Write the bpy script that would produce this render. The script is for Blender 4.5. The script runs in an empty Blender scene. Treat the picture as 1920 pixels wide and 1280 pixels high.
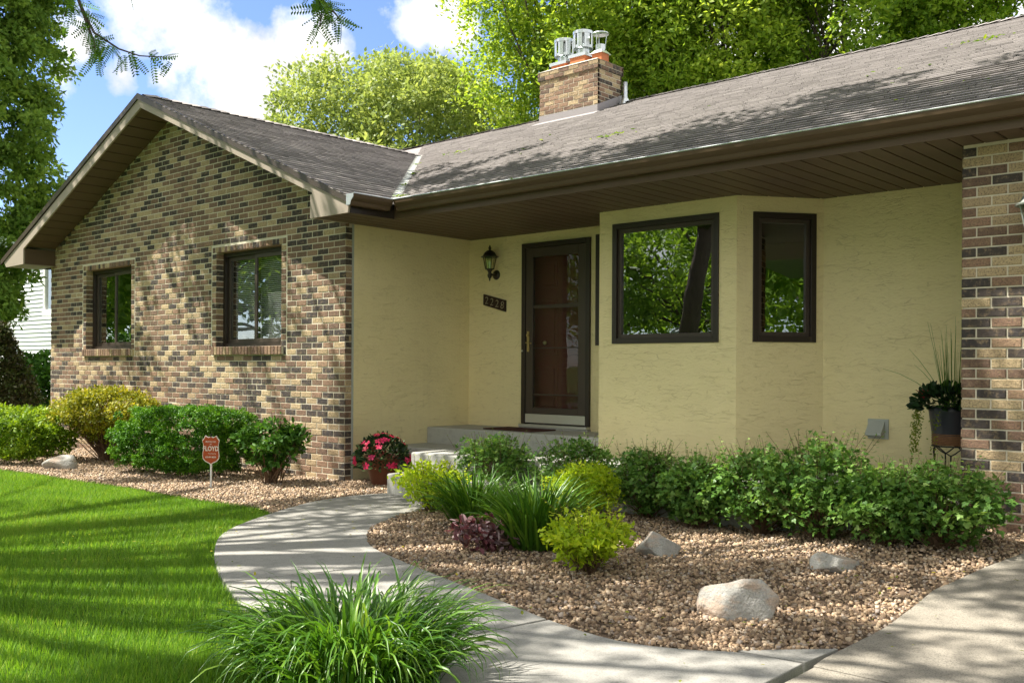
import bpy, math, random
import numpy as np
from mathutils import Vector, Matrix
from math import sin, cos, pi, radians
random.seed(7); rng = np.random.default_rng(7)
scene = bpy.context.scene
COL = scene.collection

# ------------------------------------------------------------------ camera
cam_d = bpy.data.cameras.new('camera'); cam = bpy.data.objects.new('camera', cam_d); COL.objects.link(cam)
cam_d.sensor_fit = 'HORIZONTAL'; cam_d.sensor_width = 36.0; cam_d.lens = 34.815
cam_d.shift_y = 0.026; cam_d.clip_start = 0.05; cam_d.clip_end = 1500
YAW, ROLL = 0.735804, 0.0053966
Fw = Vector((-sin(YAW), cos(YAW), 0)); Rt = Fw.cross(Vector((0, 0, 1))); Up = Vector((0, 0, 1))
R2 = Rt*cos(ROLL) + Up*sin(ROLL); U2 = -Rt*sin(ROLL) + Up*cos(ROLL)
cam.matrix_world = Matrix(((R2.x, U2.x, -Fw.x, 8.356), (R2.y, U2.y, -Fw.y, -6.591), (R2.z, U2.z, -Fw.z, 1.213), (0, 0, 0, 1)))
scene.camera = cam
scene.cycles.diffuse_bounces = 6; scene.cycles.max_bounces = 12
scene.render.resolution_x = 1024; scene.render.resolution_y = 682

# ------------------------------------------------------------------ light
SUN = Vector((-0.53, -0.38, 1.0)).normalized()          # towards the sun
sd = bpy.data.lights.new('sun', 'SUN'); sd.energy = 2.0; sd.angle = radians(0.55); sd.color = (1.0, 0.95, 0.86)
so = bpy.data.objects.new('sun', sd); COL.objects.link(so)
so.rotation_euler = SUN.to_track_quat('Z', 'Y').to_euler(); so.location = (0, 0, 30)
scene.view_settings.view_transform = 'Standard'; scene.view_settings.look = 'None'
scene.view_settings.gamma = 1.0; scene.view_settings.exposure = 2.6
try: scene.view_settings.use_curve_mapping = False
except Exception: pass

class NT:
    def __init__(s, tree): s.t = tree; s.n = tree.nodes; s.l = tree.links
    def new(s, typ, **kw):
        nd = s.n.new(typ)
        for k, v in kw.items():
            if k.startswith('i_'):
                key = k[2:]; key = int(key) if key.isdigit() else key.replace('_', ' ')
                nd.inputs[key].default_value = v
            else: setattr(nd, k, v)
        return nd
    def link(s, a, b): s.l.new(a, b)
    def math(s, op, a, b=None, c=None, clamp=False):
        m = s.n.new('ShaderNodeMath'); m.operation = op; m.use_clamp = clamp
        for i, v in enumerate((a, b, c)):
            if v is None: continue
            if isinstance(v, (int, float)): m.inputs[i].default_value = v
            else: s.l.new(v, m.inputs[i])
        return m.outputs[0]
    def mix(s, f, a, b, blend='MIX'):
        m = s.n.new('ShaderNodeMix'); m.data_type = 'RGBA'; m.blend_type = blend
        for i, v in ((0, f), (6, a), (7, b)):
            if isinstance(v, (int, float)): m.inputs[i].default_value = v
            elif isinstance(v, tuple): m.inputs[i].default_value = (*v[:3], 1)
            else: s.l.new(v, m.inputs[i])
        return m.outputs[2]
    def ramp(s, f, stops, interp='LINEAR'):
        r = s.n.new('ShaderNodeValToRGB'); r.color_ramp.interpolation = interp
        e = r.color_ramp.elements
        while len(e) < len(stops): e.new(0.5)
        for i, (p, c) in enumerate(stops):
            e[i].position = p; e[i].color = (*c, 1) if isinstance(c, tuple) else (c, c, c, 1)
        s.l.new(f, r.inputs[0]); return r.outputs[0]
    def noise(s, vec, scale, detail=4, rough=0.55, dist=0.0):
        nd = s.n.new('ShaderNodeTexNoise'); nd.inputs['Scale'].default_value = scale
        nd.inputs['Detail'].default_value = detail; nd.inputs['Roughness'].default_value = rough
        nd.inputs['Distortion'].default_value = dist
        if vec is not None: s.l.new(vec, nd.inputs['Vector'])
        return nd.outputs[0]
    def pos(s, scale=None):
        g = s.n.new('ShaderNodeNewGeometry').outputs['Position']
        if scale is None: return g
        m = s.n.new('ShaderNodeMapping'); m.inputs['Scale'].default_value = scale; s.l.new(g, m.inputs['Vector']); return m.outputs[0]

world = bpy.data.worlds.new('World'); scene.world = world; world.use_nodes = True
W = NT(world.node_tree); W.n.clear()
sky = W.new('ShaderNodeTexSky'); sky.sky_type = 'NISHITA'; sky.sun_disc = False
sky.sun_elevation = math.asin(SUN.z); sky.sun_rotation = math.atan2(SUN.x, SUN.y)
sky.air_density = 1.0; sky.dust_density = 0.3; sky.ozone_density = 2.5
tc = W.new('ShaderNodeTexCoord').outputs['Generated']
CL = [((-0.816,0.49,0.307),0.10),((-0.802,0.526,0.284),0.085),((-0.836,0.448,0.316),0.07),((-0.813,0.528,0.246),0.05),((-0.775,0.552,0.306),0.06),
      ((-0.875,0.393,0.284),0.042),((-0.887,0.382,0.259),0.036),((-0.866,0.426,0.263),0.030),((-0.85,0.456,0.263),0.028),
      ((-0.673,0.665,0.325),0.055),((-0.70,0.635,0.33),0.04)]
field = None
nz1 = W.noise(tc, 9.0, 7, 0.58); nz2 = W.noise(tc, 3.2, 6, 0.55)
for c, r in CL:
    vd = W.new('ShaderNodeVectorMath', operation='DISTANCE'); W.link(tc, vd.inputs[0]); vd.inputs[1].default_value = c
    f = W.math('SUBTRACT', 1.0, W.math('DIVIDE', vd.outputs['Value'], r))
    field = f if field is None else W.math('MAXIMUM', field, f)
gen = W.math('MULTIPLY_ADD', nz2, 5.0, -1.45)      # unseen clouds over the rest of the sky, cover raised for fill light
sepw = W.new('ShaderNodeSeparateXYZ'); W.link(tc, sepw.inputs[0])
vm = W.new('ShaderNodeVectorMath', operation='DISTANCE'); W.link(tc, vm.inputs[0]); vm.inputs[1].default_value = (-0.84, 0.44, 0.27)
gen = W.math('SUBTRACT', gen, W.math('MULTIPLY', W.math('SUBTRACT', 1.0, W.math('DIVIDE', vm.outputs['Value'], 0.62), clamp=True), 3.4))  # thins these added fill clouds towards the visible sky
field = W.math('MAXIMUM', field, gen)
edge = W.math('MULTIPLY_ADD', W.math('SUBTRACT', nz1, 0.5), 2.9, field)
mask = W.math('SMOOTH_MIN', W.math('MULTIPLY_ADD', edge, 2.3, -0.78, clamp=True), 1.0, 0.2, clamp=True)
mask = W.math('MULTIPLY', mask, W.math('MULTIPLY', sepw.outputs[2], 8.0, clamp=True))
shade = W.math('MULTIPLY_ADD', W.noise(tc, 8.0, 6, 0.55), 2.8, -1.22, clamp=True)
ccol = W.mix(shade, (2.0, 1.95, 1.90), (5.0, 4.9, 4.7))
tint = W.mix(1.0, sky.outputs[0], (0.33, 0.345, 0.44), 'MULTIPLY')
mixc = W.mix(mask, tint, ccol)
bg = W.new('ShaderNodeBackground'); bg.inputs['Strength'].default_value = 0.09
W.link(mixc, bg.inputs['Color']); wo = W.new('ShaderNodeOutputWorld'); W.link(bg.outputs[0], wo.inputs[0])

# ------------------------------------------------------------------ materials
def newmat(name):
    m = bpy.data.materials.new(name); m.use_nodes = True; t = NT(m.node_tree); t.n.clear()
    out = t.new('ShaderNodeOutputMaterial'); return m, t, out
def principled(t, out, rough=0.6, spec=0.4, metal=0.0):
    p = t.new('ShaderNodeBsdfPrincipled'); p.inputs['Roughness'].default_value = rough
    p.inputs['Specular IOR Level'].default_value = spec; p.inputs['Metallic'].default_value = metal
    t.link(p.outputs[0], out.inputs[0]); return p
def bump(t, p, h, strength=0.5, dist=0.01):
    b = t.new('ShaderNodeBump'); b.inputs['Strength'].default_value = strength; b.inputs['Distance'].default_value = dist
    t.link(h, b.inputs['Height']); t.link(b.outputs[0], p.inputs['Normal'])
def simple(name, col, rough=0.6, spec=0.4, metal=0.0, var=0.15, scale=8, bs=0.0):
    m, t, out = newmat(name); p = principled(t, out, rough, spec, metal)
    g = t.pos(); n = t.noise(g, scale, 5)
    c = t.mix(n, tuple(x*(1-var) for x in col), tuple(min(1, x*(1+var)) for x in col))
    t.link(c, p.inputs['Base Color'])
    if bs: bump(t, p, t.noise(g, scale*12, 3), bs, 0.004)
    return m
def attr(t, name='rnd'):
    a = t.new('ShaderNodeAttribute', attribute_name=name); return a.outputs['Fac']
def foliage(name, cols, transl=0.32, rough=0.5, spec=0.3, tint=(1.35, 1.25, 0.75)):
    m, t, out = newmat(name)
    c = t.ramp(attr(t), [(i/(len(cols)-1), c) for i, c in enumerate(cols)])
    p = t.new('ShaderNodeBsdfPrincipled'); p.inputs['Roughness'].default_value = rough; p.inputs['Specular IOR Level'].default_value = spec
    t.link(c, p.inputs['Base Color'])
    tr = t.new('ShaderNodeBsdfTranslucent'); t.link(t.mix(1.0, c, tint, 'MULTIPLY'), tr.inputs['Color'])
    mx = t.new('ShaderNodeMixShader'); mx.inputs[0].default_value = transl
    t.link(p.outputs[0], mx.inputs[1]); t.link(tr.outputs[0], mx.inputs[2]); t.link(mx.outputs[0], out.inputs[0]); return m

def brick_mat():
    m, t, out = newmat('brick'); p = principled(t, out, 0.85, 0.25); g = t.pos(); a = attr(t)
    base = t.ramp(a, [(0.0, (0.055, 0.048, 0.047)), (0.20, (0.085, 0.068, 0.058)), (0.24, (0.165, 0.105, 0.075)), (0.62, (0.31, 0.19, 0.125)),
                      (0.70, (0.36, 0.235, 0.15)), (0.74, (0.42, 0.31, 0.185)), (1.0, (0.56, 0.43, 0.25))])
    n = t.noise(t.pos((1, 1, 1)), 23, 6, 0.65); n2 = t.noise(g, 90, 4, 0.7)
    c = t.mix(t.ramp(n, [(0.50, 0.0), (0.66, 0.55)]), base, (0.36, 0.26, 0.15))
    c = t.mix(t.ramp(n2, [(0.36, 0.7), (0.52, 0.0)]), c, (0.06, 0.048, 0.042))
    t.link(c, p.inputs['Base Color']); bump(t, p, t.math('ADD', n2, t.noise(g, 35, 3)), 0.9, 0.006); return m
def stucco_mat():
    m, t, out = newmat('stucco'); p = principled(t, out, 0.85, 0.25)
    g = t.pos((1, 1, 3.6)); n = t.noise(g, 2.6, 7, 0.62, 0.8)
    def strokes(sc, zs, seed, wdt, thr):
        mp = t.new('ShaderNodeMapping'); mp.inputs['Scale'].default_value = (1, 1, zs); mp.inputs['Location'].default_value = (seed, seed*2, seed*.7)
        wob = t.new('ShaderNodeTexNoise'); wob.inputs['Scale'].default_value = 5.0; wob.inputs['Detail'].default_value = 4; t.link(t.pos(), wob.inputs['Vector'])
        vm_ = t.new('ShaderNodeVectorMath', operation='MULTIPLY_ADD'); t.link(wob.outputs['Color'], vm_.inputs[0]); vm_.inputs[1].default_value = (.16, .16, .10); t.link(t.pos(), vm_.inputs[2]); t.link(vm_.outputs[0], mp.inputs['Vector'])
        v = t.new('ShaderNodeTexVoronoi', feature='DISTANCE_TO_EDGE'); v.inputs['Scale'].default_value = sc; t.link(mp.outputs[0], v.inputs['Vector'])
        mp2 = t.new('ShaderNodeMapping'); mp2.inputs['Location'].default_value = (seed*3, 1, seed); mp2.inputs['Scale'].default_value = (1, 1, 2.2); t.link(t.pos(), mp2.inputs['Vector'])
        ln_ = t.ramp(v.outputs['Distance'], [(0.0, 1.0), (wdt, 0.0)])
        return t.math('MULTIPLY', ln_, t.ramp(t.noise(mp2.outputs[0], sc*1.5, 3, .6), [(thr, 0.0), (thr+.10, 1.0)]))
    allr = t.math('MAXIMUM', strokes(3.2, 6.5, 1.3, .026, .50), t.math('MULTIPLY', strokes(6.0, 5.5, 5.1, .034, .49), .8))
    c = t.mix(t.noise(t.pos(), 1.1, 4), (0.79, 0.665, 0.36), (0.90, 0.79, 0.46))
    st_ = t.noise(t.pos((6, 6, .35)), 1.6, 4, .6); c = t.mix(t.ramp(st_, [(0.55, 0.0), (0.8, 0.14)]), c, (0.55, 0.45, 0.26))
    sx_ = t.new('ShaderNodeSeparateXYZ'); t.link(t.pos(), sx_.inputs[0]); low = t.math('MULTIPLY', t.math('SUBTRACT', 1.0, t.math('DIVIDE', sx_.outputs[2], .75), clamp=True), t.noise(t.pos(), 6, 5, .6)); c = t.mix(t.math('MULTIPLY', low, .7), c, (0.42, 0.36, 0.25))
    c = t.mix(t.math('MULTIPLY', allr, 0.24), c, (0.30, 0.215, 0.10))
    t.link(c, p.inputs['Base Color'])
    h = t.math('SUBTRACT', t.math('MULTIPLY', n, 0.8), t.math('MULTIPLY', allr, 0.4)); h = t.math('ADD', h, t.math('MULTIPLY', t.noise(t.pos((1, 1, 2.2)), 26, 5, .65), 0.9))
    bump(t, p, h, 0.75, 0.012); return m
def concrete_mat(name, c1, c2, agg=0.4):
    m, t, out = newmat(name); p = principled(t, out, 0.85, 0.25); g = t.pos()
    a = t.noise(g, 1.6, 6, 0.6); b = t.noise(g, 140, 3, 0.7); d = t.noise(g, 12, 5, 0.65)
    c = t.mix(a, c1, c2); c = t.mix(t.ramp(d, [(0.50, 0.0), (0.72, 0.6)]), c, tuple(x*0.70 for x in c1))
    c = t.mix(t.ramp(b, [(0.38, agg), (0.5, 0.0)]), c, tuple(x*0.45 for x in c1))
    t.link(c, p.inputs['Base Color']); bump(t, p, t.math('ADD', b, t.math('MULTIPLY', d, 0.6)), 0.35, 0.004); return m
def shingle_mat():
    m, t, out = newmat('asphalt_shingle'); p = principled(t, out, 0.9, 0.3)
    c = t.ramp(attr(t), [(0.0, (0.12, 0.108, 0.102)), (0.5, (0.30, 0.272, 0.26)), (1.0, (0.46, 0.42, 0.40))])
    g = t.pos(); c = t.mix(t.ramp(t.noise(g, 260, 2, 0.8), [(0.35, 0.6), (0.55, 0.0)]), c, (0.06, 0.052, 0.05))
    c = t.mix(t.ramp(t.noise(g, 0.9, 4), [(0.5, 0.0), (0.75, 0.35)]), c, (0.15, 0.138, 0.13))
    t.link(c, p.inputs['Base Color']); bump(t, p, t.noise(g, 200, 3), 0.6, 0.003); return m
def gravel_mat():
    m, t, out = newmat('river_gravel'); p = principled(t, out, 0.75, 0.35)
    c = t.ramp(attr(t), [(0.0, (0.16, 0.12, 0.085)), (0.25, (0.27, 0.185, 0.115)), (0.5, (0.42, 0.285, 0.17)), (0.72, (0.55, 0.395, 0.24)), (0.88, (0.68, 0.54, 0.38)), (1.0, (0.36, 0.31, 0.28))])
    c = t.mix(t.math('MULTIPLY', t.noise(t.pos(), 90, 4), 0.5), c, (0.16, 0.11, 0.08)); t.link(c, p.inputs['Base Color'])
    bump(t, p, t.noise(t.pos(), 160, 3), 0.4, 0.003); return m
def rock_mat():
    m, t, out = newmat('granite'); p = principled(t, out, 0.8, 0.3); g = t.pos()
    c = t.mix(t.noise(g, 9, 6, 0.65), (0.24, 0.235, 0.215), (0.52, 0.50, 0.45))
    c = t.mix(t.ramp(t.noise(t.pos((1, 1, 2)), 5, 5, 0.6), [(0.50, 0.0), (0.62, 0.7)]), c, (0.48, 0.34, 0.24))
    c = t.mix(t.ramp(t.noise(g, 110, 3, 0.7), [(0.36, 0.45), (0.48, 0.0)]), c, (0.17, 0.165, 0.16))
    t.link(c, p.inputs['Base Color']); bump(t, p, t.math('ADD', t.noise(g, 60, 4), t.noise(g, 14, 4)), 0.7, 0.012); return m
def glass_mat(name, refl=0.16, tint=(0.9, 0.95, 0.92)):
    m, t, out = newmat(name)
    tr = t.new('ShaderNodeBsdfTransparent'); tr.inputs[0].default_value = (*tint, 1)
    gl = t.new('ShaderNodeBsdfGlossy'); gl.inputs['Roughness'].default_value = 0.004; gl.inputs[0].default_value = (0.95, 1, 0.97, 1)
    b = t.new('ShaderNodeBump'); b.inputs['Strength'].default_value = 0.018; b.inputs['Distance'].default_value = 0.05
    t.link(t.noise(t.pos(), 3.0, 1), b.inputs['Height']); t.link(b.outputs[0], gl.inputs['Normal'])
    fr = t.new('ShaderNodeFresnel'); fr.inputs[0].default_value = 1.5
    f = t.math('MULTIPLY_ADD', fr.outputs[0], 1.5 if refl else 0.8, refl, clamp=True)
    gb = t.new('ShaderNodeNewGeometry').outputs['Backfacing']; f = t.math('MULTIPLY', f, t.math('SUBTRACT', 1.0, gb))
    mx = t.new('ShaderNodeMixShader'); t.link(f, mx.inputs[0]); t.link(tr.outputs[0], mx.inputs[1]); t.link(gl.outputs[0], mx.inputs[2])
    t.link(mx.outputs[0], out.inputs[0]); return m
def grass_base_mat():
    m, t, out = newmat('lawn_soil'); p = principled(t, out, 0.95, 0.1); g = t.pos()
    c = t.mix(t.noise(g, 0.35, 5), (0.045, 0.11, 0.012), (0.075, 0.155, 0.02)); c = t.mix(t.ramp(t.noise(g, 60, 3), [(0.4, 0.7), (0.6, 0.0)]), c, (0.025, 0.05, 0.01))
    t.link(c, p.inputs['Base Color']); bump(t, p, t.noise(g, 50, 4), 0.8, 0.03); return m
def bark_mat(name, c1, c2):
    m, t, out = newmat(name); p = principled(t, out, 0.9, 0.2); g = t.pos((3, 3, 0.5)); n = t.noise(g, 8, 6, 0.7)
    t.link(t.mix(n, c1, c2), p.inputs['Base Color']); bump(t, p, n, 0.9, 0.03); return m

M = {}
M['brick'] = brick_mat(); M['stucco'] = stucco_mat()
M['mortar'] = simple('mortar', (0.66, 0.60, 0.47), 0.95, 0.1, var=0.12, scale=20, bs=0.5)
M['shingle'] = shingle_mat(); M['gravel'] = gravel_mat(); M['granite'] = rock_mat()
M['concrete'] = concrete_mat('walk_concrete', (0.27, 0.26, 0.235), (0.37, 0.355, 0.32), 0.45)
M['step_concrete'] = concrete_mat('step_concrete', (0.38, 0.375, 0.335), (0.47, 0.465, 0.42), 0.25)
M['drive'] = concrete_mat('drive_concrete', (0.235, 0.21, 0.17), (0.34, 0.31, 0.255), 0.75)
M['soil'] = simple('bed_soil', (0.14, 0.10, 0.07), 0.95, 0.1, var=0.4, scale=30, bs=0.8)
M['lawn'] = grass_base_mat()
M['brown'] = simple('brown_aluminium', (0.060, 0.044, 0.034), 0.42, 0.45, var=0.08)
M['brown_dark'] = simple('dark_bronze', (0.030, 0.021, 0.016), 0.38, 0.45, var=0.08)
M['gutter'] = simple('gutter_enamel', (0.10, 0.066, 0.038), 0.45, 0.25, var=0.10, scale=4)
M['soffit'] = simple('brown_soffit', (0.12, 0.080, 0.052), 0.55, 0.35, var=0.18, scale=3)
M['tan'] = simple('tan_fascia', (0.37, 0.31, 0.25), 0.6, 0.35, var=0.06, scale=3)
M['flashing'] = simple('galvanised_flashing', (0.55, 0.57, 0.58), 0.32, 0.5, 0.65, var=0.2, scale=9)
M['lead'] = simple('grey_flashing', (0.30, 0.275, 0.275), 0.5, 0.5, 0.2, var=0.1)
M['galv'] = simple('galvanised_cowl', (0.66, 0.70, 0.70), 0.26, 0.5, 0.85, var=0.15, scale=5)
M['clay'] = simple('clay_flue', (0.50, 0.17, 0.075), 0.8, 0.25, var=0.2, scale=8, bs=0.3)
M['crown'] = simple('mortar_crown', (0.62, 0.56, 0.48), 0.9, 0.2, var=0.12, scale=15, bs=0.4)
M['glass'] = glass_mat('window_glass', 0.24, (0.97, 0.985, 0.98)); M['glass_dark'] = glass_mat('door_glass', 0.0)
M['glass_lamp'] = glass_mat('lamp_glass', 0.10, (0.80, 0.82, 0.75))
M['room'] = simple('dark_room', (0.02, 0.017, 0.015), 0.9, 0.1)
M['blind'] = simple('blind_white', (0.45, 0.46, 0.42), 0.6, 0.3, var=0.03)
M['reddoor'] = simple('oxblood_door', (0.10, 0.016, 0.014), 0.5, 0.4, var=0.1)
M['alu'] = simple('brushed_kickplate', (0.62, 0.61, 0.54), 0.35, 0.5, 0.5, var=0.06)
M['brass'] = simple('aged_brass', (0.52, 0.42, 0.22), 0.3, 0.5, 0.9, var=0.1)
M['lamp'] = simple('dark_bronze_lantern', (0.055, 0.045, 0.038), 0.35, 0.5, 0.6, var=0.2)
M['pewter'] = simple('pewter_lantern', (0.30, 0.33, 0.30), 0.45, 0.5, 0.5, var=0.15)
M['mat'] = simple('doormat', (0.075, 0.035, 0.03), 0.95, 0.1, var=0.5, scale=40, bs=0.6)
M['white'] = simple('white_paint', (0.78, 0.78, 0.75), 0.5, 0.4, var=0.03)
M['siding'] = simple('white_siding', (0.76, 0.77, 0.78), 0.5, 0.35, var=0.03)
M['vent'] = simple('grey_vent', (0.42, 0.44, 0.40), 0.55, 0.35, var=0.08)
M['pot'] = simple('terracotta_brown', (0.17, 0.062, 0.034), 0.42, 0.5, var=0.3, scale=6)
M['bucket'] = simple('blue_black_pot', (0.022, 0.025, 0.035), 0.35, 0.5, var=0.2)
M['wicker'] = simple('wicker', (0.20, 0.10, 0.045), 0.7, 0.3, var=0.4, scale=60)
M['iron'] = simple('black_iron', (0.018, 0.016, 0.015), 0.5, 0.4, 0.3)
M['signred'] = simple('sign_red', (0.42, 0.075, 0.022), 0.4, 0.4, var=0.08)
M['signwhite'] = simple('sign_white', (0.80, 0.78, 0.72), 0.5, 0.4, var=0.02)
M['plaque'] = simple('plaque_wood', (0.028, 0.012, 0.010), 0.4, 0.4, var=0.2)
M['numeral'] = simple('numeral_pewter', (0.42, 0.38, 0.27), 0.4, 0.5, 0.5, var=0.1)
M['bark'] = bark_mat('bark_grey', (0.045, 0.036, 0.03), (0.16, 0.125, 0.10))
M['twig'] = bark_mat('twig_brown', (0.10, 0.055, 0.03), (0.24, 0.15, 0.09))
M['greyroof'] = simple('grey_blue_roof', (0.30, 0.33, 0.40), 0.6, 0.3, var=0.1)
M['asphalt'] = simple('asphalt', (0.055, 0.055, 0.055), 0.9, 0.2, var=0.2, scale=30)
# foliage
M['f_maple'] = foliage('maple_leaf', [(0.11, 0.20, 0.025), (0.19, 0.31, 0.035), (0.34, 0.47, 0.055), (0.48, 0.58, 0.10)], 0.6)
M['f_maple2'] = foliage('green_ash_leaf', [(0.085, 0.165, 0.022), (0.16, 0.28, 0.034), (0.28, 0.42, 0.055)], 0.58)
M['f_round'] = foliage('linden_leaf', [(0.13, 0.19, 0.06), (0.22, 0.30, 0.085), (0.32, 0.40, 0.12), (0.45, 0.52, 0.20)], 0.45)
M['f_cedar'] = foliage('cedar_spray', [(0.075, 0.15, 0.03), (0.13, 0.235, 0.042), (0.20, 0.32, 0.055), (0.28, 0.40, 0.07)], 0.4, rough=0.8, spec=0.1)
M['f_locust'] = foliage('locust_leaf', [(0.06, 0.15, 0.016), (0.10, 0.22, 0.02), (0.17, 0.32, 0.03)], 0.5)
M['f_yew'] = foliage('yew_needle', [(0.02, 0.075, 0.008), (0.05, 0.16, 0.012), (0.11, 0.27, 0.014), (0.20, 0.38, 0.018)], 0.28)
M['f_hedge'] = foliage('hedge_leaf', [(0.05, 0.11, 0.010), (0.11, 0.21, 0.012), (0.22, 0.35, 0.016), (0.36, 0.47, 0.025)], 0.32)
M['f_gold'] = foliage('golden_barberry_leaf', [(0.10, 0.13, 0.014), (0.20, 0.23, 0.016), (0.34, 0.34, 0.020), (0.52, 0.44, 0.03)], 0.32)
M['f_lime'] = foliage('lime_spirea_leaf', [(0.17, 0.28, 0.014), (0.30, 0.44, 0.02), (0.46, 0.60, 0.03), (0.64, 0.70, 0.06)], 0.5)
M['f_currant'] = foliage('currant_leaf', [(0.055, 0.13, 0.03), (0.10, 0.22, 0.042), (0.17, 0.32, 0.06), (0.32, 0.45, 0.13)], 0.36, rough=0.42)
M['f_burn'] = foliage('burning_bush_leaf', [(0.03, 0.09, 0.014), (0.065, 0.175, 0.02), (0.13, 0.27, 0.03)], 0.32)
M['f_lily'] = foliage('daylily_leaf', [(0.035, 0.10, 0.010), (0.065, 0.175, 0.014), (0.12, 0.26, 0.020), (0.22, 0.36, 0.045)], 0.35, rough=0.36, spec=0.45)
M['f_heu'] = foliage('heuchera_leaf', [(0.055, 0.018, 0.022), (0.15, 0.035, 0.045), (0.24, 0.16, 0.17), (0.42, 0.34, 0.36)], 0.15)
M['f_dark'] = foliage('geranium_leaf', [(0.010, 0.030, 0.009), (0.02, 0.055, 0.014)], 0.2)
M['f_imp'] = foliage('impatiens_leaf', [(0.012, 0.035, 0.014), (0.03, 0.075, 0.02), (0.16, 0.22, 0.09)], 0.2)
M['f_vine'] = foliage('creeping_jenny_leaf', [(0.10, 0.16, 0.012), (0.22, 0.28, 0.02)], 0.35)
M['f_brown'] = foliage('bronze_cedar_spray', [(0.035, 0.028, 0.012), (0.060, 0.052, 0.016), (0.05, 0.075, 0.016), (0.085, 0.12, 0.02)], 0.15)
M['petal'] = foliage('pink_petal', [(0.50, 0.012, 0.045), (0.68, 0.022, 0.10), (0.82, 0.06, 0.20)], 0.3, tint=(1.2, 0.8, 0.9))
M['petalred'] = foliage('red_petal', [(0.22, 0.01, 0.015), (0.30, 0.012, 0.02)], 0.2, tint=(1, .7, .7))
M['f_grass'] = foliage('grass_blade', [(0.08, 0.18, 0.014), (0.13, 0.28, 0.020), (0.21, 0.39, 0.030), (0.36, 0.45, 0.07)], 0.45)

# ------------------------------------------------------------------ mesh helpers
def link(o, parent=None):
    COL.objects.link(o)
    if parent is not None: o.parent = parent
    return o
def mesh_np(name, V, F, mat, parent=None, rnd=None, smooth=False, loc=None):
    """F: (m,k) int array of equal-sized faces."""
    V = np.asarray(V, np.float32).reshape(-1, 3); F = np.asarray(F, np.int32); k = F.shape[1]
    me = bpy.data.meshes.new(name); me.vertices.add(len(V)); me.vertices.foreach_set('co', V.ravel())
    me.loops.add(F.size); me.loops.foreach_set('vertex_index', F.ravel())
    me.polygons.add(len(F)); me.polygons.foreach_set('loop_start', np.arange(0, F.size, k, dtype=np.int32))
    me.polygons.foreach_set('loop_total', np.full(len(F), k, np.int32))
    if rnd is not None:
        a = me.attributes.new('rnd', 'FLOAT', 'FACE'); a.data.foreach_set('value', np.asarray(rnd, np.float32))
    me.update(calc_edges=True)
    if smooth: me.polygons.foreach_set('use_smooth', np.ones(len(F), bool))
    if mat: me.materials.append(mat)
    o = bpy.data.objects.new(name, me); link(o, parent)
    if loc is not None: o.location = loc
    return o
class MB:
    def __init__(s): s.v = []; s.f = []; s.r = []
    def add(s, vs, fs, r=0.5):
        b = len(s.v); s.v += [tuple(v) for v in vs]; s.f += [tuple(i+b for i in f) for f in fs]; s.r += [r]*len(fs); return s
    def box(s, x0, x1, y0, y1, z0, z1, r=0.5):
        return s.add([(x0,y0,z0),(x1,y0,z0),(x1,y1,z0),(x0,y1,z0),(x0,y0,z1),(x1,y0,z1),(x1,y1,z1),(x0,y1,z1)],
              [(0,3,2,1),(4,5,6,7),(0,1,5,4),(1,2,6,5),(2,3,7,6),(3,0,4,7)], r)
    def prism(s, poly, a, b, axis='y', r=0.5):
        """poly 2D CCW; extruded along axis from a to b"""
        n = len(poly)
        def P(p, t): return (p[0], t, p[1]) if axis == 'y' else ((t, p[0], p[1]) if axis == 'x' else (p[0], p[1], t))
        vs = [P(p, a) for p in poly] + [P(p, b) for p in poly]
        fs = [tuple(range(n)), tuple(range(2*n-1, n-1, -1))] + [(i, i+n, (i+1) % n+n, (i+1) % n) for i in range(n)]
        return s.add(vs, fs, r)
    def lathe(s, prof, cx, cy, cz=0, n=20, r=0.5, flat=False):
        vs = []; fs = []
        for rr, z in prof:
            for i in range(n): a = 2*pi*(i+0.5)/n; vs.append((cx+rr*cos(a), cy+rr*sin(a), cz+z))
        for j in range(len(prof)-1):
            for i in range(n): fs.append((j*n+i, j*n+(i+1) % n, (j+1)*n+(i+1) % n, (j+1)*n+i))
        return s.add(vs, fs, r)
    def tube(s, pts, rad, n=6, r=0.5):
        pts = [Vector(p) for p in pts]; m = len(pts); rad = rad if hasattr(rad, '__len__') else [rad]*m
        vs = []; fs = []
        for i, p in enumerate(pts):
            d = (pts[min(i+1, m-1)] - pts[max(i-1, 0)]).normalized()
            u = d.cross(Vector((0.31, 0.2, 0.93))); u = u.normalized() if u.length > 1e-4 else Vector((1, 0, 0)); w = d.cross(u)
            for k in range(n): a = 2*pi*k/n; vs.append(p + (u*cos(a)+w*sin(a))*rad[i])
        for i in range(m-1):
            for k in range(n): fs.append((i*n+k, i*n+(k+1) % n, (i+1)*n+(k+1) % n, (i+1)*n+k))
        fs.append(tuple(range(n-1, -1, -1))); fs.append(tuple(range((m-1)*n, m*n)))
        return s.add(vs, fs, r)
    def build(s, name, mat, parent=None, smooth=False, bevel=0, origin=None):
        me = bpy.data.meshes.new(name); vs = s.v
        if origin is not None: vs = [(v[0]-origin[0], v[1]-origin[1], v[2]-origin[2]) for v in vs]
        me.from_pydata(vs, [], s.f); me.update()
        a = me.attributes.new('rnd', 'FLOAT', 'FACE'); a.data.foreach_set('value', np.array(s.r, np.float32))
        if smooth: me.polygons.foreach_set('use_smooth', np.ones(len(me.polygons), bool))
        me.materials.append(mat); o = bpy.data.objects.new(name, me); link(o, parent)
        if origin is not None: o.location = origin
        if bevel:
            b = o.modifiers.new('bevel', 'BEVEL'); b.width = bevel; b.segments = 2; b.limit_method = 'ANGLE'
        return o
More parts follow.
